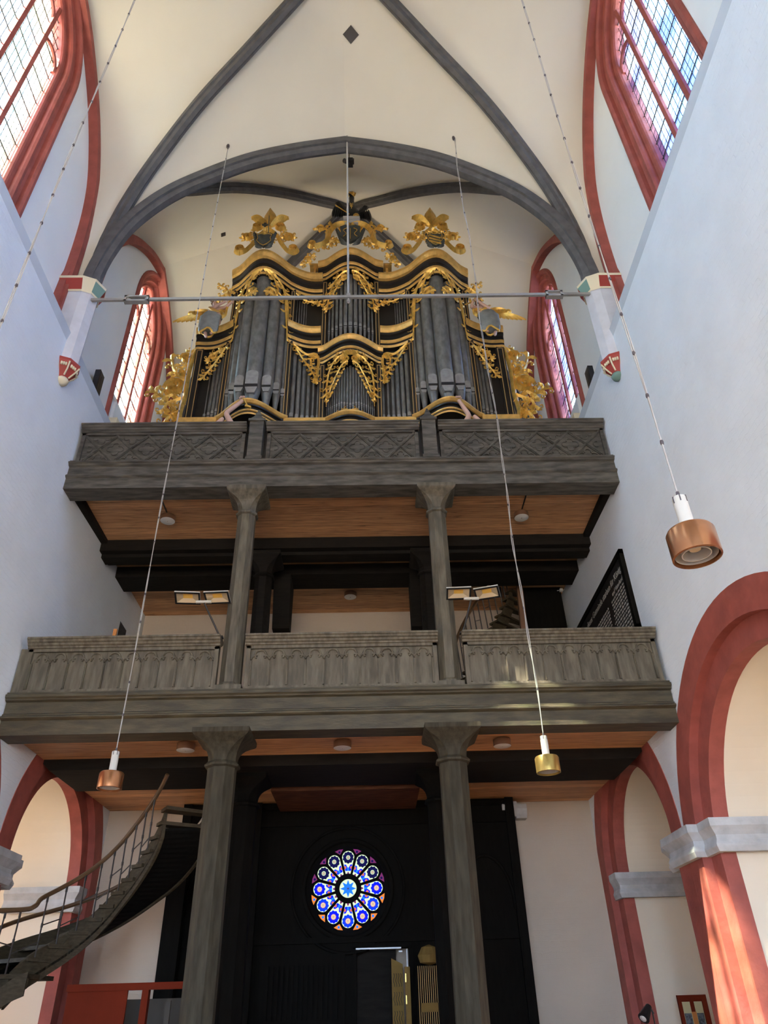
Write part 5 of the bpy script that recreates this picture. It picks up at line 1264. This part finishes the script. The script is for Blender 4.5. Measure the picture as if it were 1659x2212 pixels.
m = MB(); m.lathe([(.14, p.z-.02), (.15, p.z), (.14, p.z+.03)], (p.x, 15.8), 20); m.build('disc', 'lampbrown', t); m = MB(); m.tube([(p.x, 15.8, p.z+.02), (p.x, 15.8, 9.98)], .02, 6); m.build('hanger', 'darkiron', t)
# folded board leaning at the left end of the lower gallery
t = thing('leaning_board', 'small dark board with an orange edge leaning behind the left parapet', 'board', (-4.1, 12.1, 5.95)); p = at(262, 1350, Y=12.0)
m = MB(); m.prism([(p.x-.07, 5.95), (p.x+.12, 5.95), (p.x+.10, p.z-.10), (p.x-.03, p.z+.08)], FXZ, 12.0, 12.03); m.build('panel', 'darkbeam', t)
m = MB(); m.box(p.x-.12, p.x-.06, 11.99, 12.03, 5.95, p.z-.08); m.build('edge', 'orange', t)

# ---- red booth and board in the lower corners
t = thing('red_booth', 'low red painted wooden booth at the bottom left behind the floor column', 'booth', (-3.9, 14.2, 0))
xa, xb = at(150, 2125, Y=14.2).x, at(386, 2122, Y=14.2).x; zt_ = at(260, 2124, Y=14.2).z
m = MB(); m.box(xa, xa+.88*(xb-xa)*.62, 14.2, 14.24, 0, zt_-.07); m.build('front_panel', 'booth', t)
m = MB(); m.box(xa-.02, xb+.3, 14.17, 14.30, zt_-.10, zt_); m.build('top_rail', 'booth', t)
m = MB(); m.box(lerp(xa, xb, .68), lerp(xa, xb, .74), 14.17, 14.3, 0, zt_-.1); m.build('post', 'booth', t)
m = MB(); m.box(xa, xa+.05, 14.24, 15.4, 0, zt_-.1); m.box(xa, xb+.3, 15.36, 15.4, 0, zt_-.2); m.build('back_panel', 'boothgrey', t)
m = MB(); m.box(lerp(xa, xb, .86), lerp(xa, xb, .91), 14.5, 14.55, 0, zt_-.25); m.build('inner_post', 'boothgrey', t)
t = thing('notice_board', 'red framed notice board with yellow and orange sheets at the bottom right behind the pier', 'board', (6.2, 15.6, 0)); Yn = 15.6
a, b = at(1461, 2150, Y=Yn), at(1523, 2150, Y=Yn); zt_ = a.z
m = MB(); m.box(a.x, a.x+.06, Yn-.03, Yn+.03, 0, zt_); m.box(b.x-.09, b.x, Yn-.03, Yn+.03, 0, zt_); m.box(a.x+.06, b.x-.09, Yn-.028, Yn+.03, zt_-.07, zt_); m.build('frame', 'booth', t)
m = MB(); m.box(a.x+.05, b.x-.08, Yn, Yn+.02, .4, zt_-.06); m.build('backboard', 'booth', t)
wd = b.x-a.x
for u0, u1, mt, z0, z1 in ((.12, .40, 'paper', -.75, -.10), (.55, .82, 'paper', -.75, -.10)):
    m = MB(); m.box(a.x+wd*u0, a.x+wd*u1, Yn-.012, Yn, zt_+z0, zt_+z1); s_ = m.build('sheet', mt, t)
    m = MB(); m.box(a.x+wd*(u0+.02), a.x+wd*(u1-.02), Yn-.016, Yn-.012, zt_+z0+.05, zt_-.27); m.build('picture', 'photo', s_)
m = MB(); m.box(a.x+wd*.40, a.x+wd*.56, Yn-.014, Yn, zt_-.60, zt_-.25); m.build('orange_sheet', 'orange', t)
t = thing('clip_spotlight', 'small round black spotlight clamped to the dark red pier at the bottom right', 'spotlight', (5.25, 15.9, 0)); p = at(1394, 2190, Y=14.6)
m = MB(); m.tube([p+Vector((.10, .06, .10)), p+Vector((-.06, -.06, -.06))], [.05, .095], 14); m.build('head', 'blackp', t); m = MB(); m.tube([p+Vector((.14, .05, .06)), p+Vector((.16, .05, -p.z))], .012, 6); m.tube([p+Vector((.10, .05, .10)), p+Vector((.16, .05, .0))], .014, 6); m.build('stand', 'darkiron', t)
m = MB(); m.tube([p+Vector((-.055, -.055, -.055)), p+Vector((-.065, -.065, -.065))], [.075, .03], 12); m.build('lens', 'opal', t)

# ================================================================== CARVED FIGURES
def figure(joints, edges, radii, name, material, parent, sub=2):
    me = bpy.data.meshes.new(name); me.from_pydata([Vector(joints[j]) for j in joints], [], []) ; me.clear_geometry()
    keys = list(joints); me.from_pydata([tuple(joints[k]) for k in keys], [(keys.index(a), keys.index(b)) for a, b in edges], [])
    me.materials.append(MT[material]); o = bpy.data.objects.new(name, me); COL.objects.link(o); o.parent = parent; o.matrix_parent_inverse = parent.matrix_basis.inverted()
    md = o.modifiers.new('skin', 'SKIN'); md.use_smooth_shade = True
    sk = me.skin_vertices[0].data
    for i, k in enumerate(keys):
        r = radii[k]; sk[i].radius = r if isinstance(r, tuple) else (r, r); sk[i].use_root = (i == 0)
    sd = o.modifiers.new('sub', 'SUBSURF'); sd.levels = sub; sd.render_levels = sub
    return o
def face(t, c, dr, r, parent_body):
    """nose, brow and eyes on a carved head of radius r at c looking along dr"""
    dr = Vector(dr).normalized(); rt = dr.cross(Vector((0, 0, 1))).normalized(); up = rt.cross(dr); c = Vector(c)
    m = MB(); m.tube([c+dr*r*.85+up*r*.25, c+dr*r*1.25-up*r*.12, c+dr*r*.9-up*r*.2], [r*.10, r*.18, r*.1], 6); m.tube([c+dr*r*.93-up*r*.42-rt*r*.25, c+dr*r*1.0-up*r*.44, c+dr*r*.93-up*r*.42+rt*r*.25], r*.08, 6)
    for q in (-1, 1): m.tube([c+rt*q*r*.95+up*.1*r, c+rt*q*r*1.05-up*.2*r], r*.16, 6)
    smooth_angle(m.build('face', 'flesh', t), 1.2)
    m = MB()
    for q in (-1, 1): m.tube([c+dr*r*.92+up*r*.14+rt*q*r*.33, c+dr*r*.98+up*r*.14+rt*q*r*.33], r*.12, 8)
    m.build('eyes', 'blackp', t)
def curls(c, r, t, front):
    m = MB(); rd = random.Random(3); front = Vector(front).normalized(); c = Vector(c)
    for k in range(34):
        d = Vector((rd.uniform(-1, 1), rd.uniform(-1, 1), rd.uniform(-.5, 1))).normalized()
        if d.dot(front) > .45 and d.z < .55: continue
        a = c+d*r*.88; m.tube([a, a+d*r*.30+Vector((rd.uniform(-.02, .02), 0, -.01)), a+d*r*.12+Vector((0, 0, -.05))], [r*.3, r*.28, r*.12], 6)
    smooth_angle(m.build('hair', 'hair', t), 1.3)
def angel(s, label):
    bx, by, bz = OX+s*3.62, 13.17, 16.94
    t = thing('angel_statue', label, 'statue', (bx, by, bz), 'carved angels on the outer cornices')
    V3 = lambda u, v, z: (bx+s*u, by+v, bz+z)      # u outward from the organ
    if s < 0: hd, sh1, sh2, el1, el2, h1, h2 = V3(.08, -.06, .80), V3(.20, -.08, .52), V3(-.10, -.10, .52), V3(.02, -.26, .42), V3(-.24, -.20, .46), V3(-.26, -.30, .60), V3(-.40, -.22, .66)
    else: hd, sh1, sh2, el1, el2, h1, h2 = V3(-.10, -.10, .74), V3(.14, -.08, .50), V3(-.16, -.10, .48), V3(.12, -.26, .30), V3(-.34, -.24, .36), V3(-.16, -.26, .62), V3(-.28, -.27, .56)
    J = dict(pelvis=V3(.05, 0, .10), waist=V3(.07, -.02, .30), chest=V3(.05, -.06, .48), neck=V3(.02, -.07, .61), head0=tuple(Vector(hd)-Vector((0, 0, .06))), head1=tuple(Vector(hd)+Vector((0, 0, .05))),
             sh1=sh1, el1=el1, wr1=tuple(Vector(el1).lerp(Vector(h1), .85)), ha1=h1, sh2=sh2, el2=el2, wr2=tuple(Vector(el2).lerp(Vector(h2), .85)), ha2=h2,
             hip1=V3(.14, -.05, .06), kn1=V3(.26, -.30, -.06), an1=V3(.10 if s < 0 else .16, -.36, -.86), to1=V3(.05 if s < 0 else .12, -.47, -1.0),
             hip2=V3(-.05, -.05, .06), kn2=V3(-.12, -.34, .06), an2=V3(-.02, -.36, -.74), to2=V3(-.06, -.46, -.86))
    E = [('pelvis', 'waist'), ('waist', 'chest'), ('chest', 'neck'), ('neck', 'head0'), ('head0', 'head1'), ('chest', 'sh1'), ('sh1', 'el1'), ('el1', 'wr1'), ('wr1', 'ha1'), ('chest', 'sh2'), ('sh2', 'el2'), ('el2', 'wr2'), ('wr2', 'ha2'), ('pelvis', 'hip1'), ('hip1', 'kn1'), ('kn1', 'an1'), ('an1', 'to1'), ('pelvis', 'hip2'), ('hip2', 'kn2'), ('kn2', 'an2'), ('an2', 'to2')]
    R = dict(pelvis=.15, waist=.12, chest=.15, neck=.055, head0=.085, head1=.09, sh1=.075, el1=.052, wr1=.036, ha1=.042, sh2=.075, el2=.052, wr2=.036, ha2=.042, hip1=.11, kn1=.075, an1=.042, to1=.035, hip2=.11, kn2=.075, an2=.042, to2=.035)
    figure(J, E, R, 'body', 'flesh', t)
    look = (-s*.8, -.6, .1); face(t, hd, look, .10, None); curls(Vector(hd)+Vector((0, 0, .02)), .10, t, look)
    for hnd, d in ((h1, Vector(h1)-Vector(el1)), (h2, Vector(h2)-Vector(el2))):
        m = MB(); d.normalize(); sd_ = d.cross(Vector((0, 0, 1))).normalized(); hv = Vector(hnd)
        for k, ln in enumerate((.07, .08, .085, .075)): a = hv+sd_*(k-1.5)*.018+d*.02; m.tube([a, a+d*ln*.55, a+d*ln*.8+Vector((0, -.02, -.03))], [.011, .010, .007], 6)
        a = hv-sd_*.035; m.tube([a, a-sd_*.025+d*.03, a-sd_*.015+d*.055], [.012, .011, .008], 6); m.build('fingers', 'flesh', t)
    # robe: from the waist over the lap to a flying hem
    m = MB(); K = 20; loops = []
    L = [((.06, -.03, .34), .16, .14), ((.07, -.08, .18), .24, .20), ((.07, -.20, .08), .28, .20), ((.07, -.31, -.04), .27, .16), ((.06, -.36, -.24), .26, .14), ((.06, -.38, -.50), .25, .13), ((.06, -.39, -.66), .24, .12), ((.06, -.39, -.74), .20, .10)]
    for i, (c, ru, rv) in enumerate(L):
        lp = []
        for k in range(K):
            a = 2*PI*k/K; w_ = 1+.10*math.sin(5*a+i*.7)*(i/5); lp.append(V3(c[0]+ru*w_*math.cos(a), c[1]+rv*w_*math.sin(a), c[2]+.05*math.sin(3*a)*(i/5)))
        loops.append(lp)
    m.loft(loops, cap1=True); o = m.build('robe', 'robe', t); smooth_angle(o, 1.2)
    m = MB(); m.tube(loops[-1], .030, 6, closed=True); smooth_angle(m.build('gold_hem', 'gold', o), 1.2)
    m = MB(); m.tube(spline([Vector(V3(.20, -.10, .56)), Vector(V3(.10, -.22, .36)), Vector(V3(-.08, -.20, .26)), Vector(V3(-.14, -.06, .28))], 4), .05, 8); smooth_angle(m.build('sash', 'ochre', t), 1.2)
    # gilded wing of layered feathers
    m = MB(); f = lambda u, v, w=0.0: V3(u, .05-w, v)
    out = 1.0; tip = (1.02, .02) if s > 0 else (.98, .12)
    stem(m, f, [(.14, .48), (.34, .62), (.58, .60), (.74, .44)], .08, .05, .07)
    for k in range(9):
        q = k/8; b0 = (lerp(.22, .74, q), lerp(.52, .46, q)); a = lerp(-1.35, -.70, q); leaf(m, f, b0, a, lerp(.26, .62, q), .050, .10, .05, 0)
    for k in range(7):
        q = k/6; b0 = (lerp(.20, .66, q), lerp(.56, .56, q)); a = lerp(-1.2, -.6, q); leaf(m, f, b0, a, .20, .045, .1, .07, 0)
    m.build('wing', 'gold', t)
    if s > 0:
        m = MB(); a, b = Vector(hd)+Vector((-.08, -.10, -.05)), Vector(V3(-.50, -.34, .36)); m.tube([a, b], [.014, .022], 8); m.build('flute', 'gold', t)
    else:
        m = MB(); c = Vector(V3(.30, -.06, .02))
        for k in range(5): a = 2*PI*k/5; m.tube([c+Vector((0, -.02, 0)), c+Vector((-.22*math.cos(a), -.02, .22*math.sin(a)))], [.02, .004], 5)
        m.build('star', 'gold', t)
    return t
angel(-1, 'winged angel in a grey robe seated on the left outer cornice of the organ')
angel(1, 'winged angel playing a flute seated on the right outer cornice of the organ')
def atlas(s, label):
    bx, by = OX+s*2.62, 12.28; t = thing('atlas_figure', label, 'statue', (bx, by, 10.60), 'carved supporting figures at the organ base')
    V3 = lambda u, v, z: (bx+s*u, by+v, 10.6+z)
    h1 = V3(-.18, -.02, 2.70) if s < 0 else V3(-.10, -.02, 2.64)
    J = dict(pelvis=V3(0, 0, .92), waist=V3(0, 0, 1.15), chest=V3(0, 0, 1.42), neck=V3(0, 0, 1.62), head0=V3(.02, -.03, 1.74), head1=V3(.02, -.03, 1.86), sh1=V3(-.2, 0, 1.52), el1=V3(.10, -.10, 2.08) if s > 0 else V3(.16, -.08, 2.24), wr1=tuple(Vector(V3(.12, -.08, 2.2)).lerp(Vector(h1), .85)), ha1=h1, sh2=V3(.2, 0, 1.52), el2=V3(.34, -.08, 1.9), ha2=V3(.2, -.06, 2.12),
             hip1=V3(-.1, 0, .86), kn1=V3(-.12, -.06, .48), an1=V3(-.12, 0, .08), to1=V3(-.12, -.16, .035), hip2=V3(.1, 0, .86), kn2=V3(.12, -.06, .48), an2=V3(.12, 0, .08), to2=V3(.12, -.16, .035))
    E = [('pelvis', 'waist'), ('waist', 'chest'), ('chest', 'neck'), ('neck', 'head0'), ('head0', 'head1'), ('chest', 'sh1'), ('sh1', 'el1'), ('el1', 'wr1'), ('wr1', 'ha1'), ('chest', 'sh2'), ('sh2', 'el2'), ('el2', 'ha2'), ('pelvis', 'hip1'), ('hip1', 'kn1'), ('kn1', 'an1'), ('an1', 'to1'), ('pelvis', 'hip2'), ('hip2', 'kn2'), ('kn2', 'an2'), ('an2', 'to2')]
    R = dict(pelvis=.16, waist=.14, chest=.17, neck=.06, head0=.10, head1=.10, sh1=.09, el1=.065, wr1=.045, ha1=.055, sh2=.09, el2=.06, ha2=.05, hip1=.12, kn1=.08, an1=.05, to1=.04, hip2=.12, kn2=.08, an2=.05, to2=.04)
    figure(J, E, R, 'body', 'flesh', t); m = MB(); hv = Vector(h1)
    for k in range(4): a = hv+Vector((-.045+.03*k, -.03, .035)); m.tube([a, a+Vector((0, -.03, .03)), a+Vector((0, -.055, -.0)), a+Vector((0, -.05, -.03))], [.018, .017, .015, .012], 6)
    a = hv+Vector((s*.06, -.01, .0)); m.tube([a, a+Vector((s*.01, -.05, .02)), a+Vector((-s*.03, -.07, .02))], [.02, .018, .013], 6); m.build('fingers', 'flesh', t)
    if s < 0:
        m = MB(); m.tube([hv+Vector((.02, -.05, .03)), hv+Vector((.13, -.05, -.24))], .014, 6); m.obox(hv+Vector((.14, -.05, -.25)), (.14, .05, .05), Matrix.Rotation(.4, 3, 'Y')); m.build('hammer', 'gold', t)
    face(t, V3(.02, -.03, 1.80), (0, -1, 0), .105, None); curls(V3(.02, -.03, 1.83), .105, t, (0, -1, 0))
atlas(-1, 'carved figure raising an arm with a hammer before the left base arch of the organ'); atlas(1, 'carved figure whose pink raised hand shows before the right base arch of the organ')
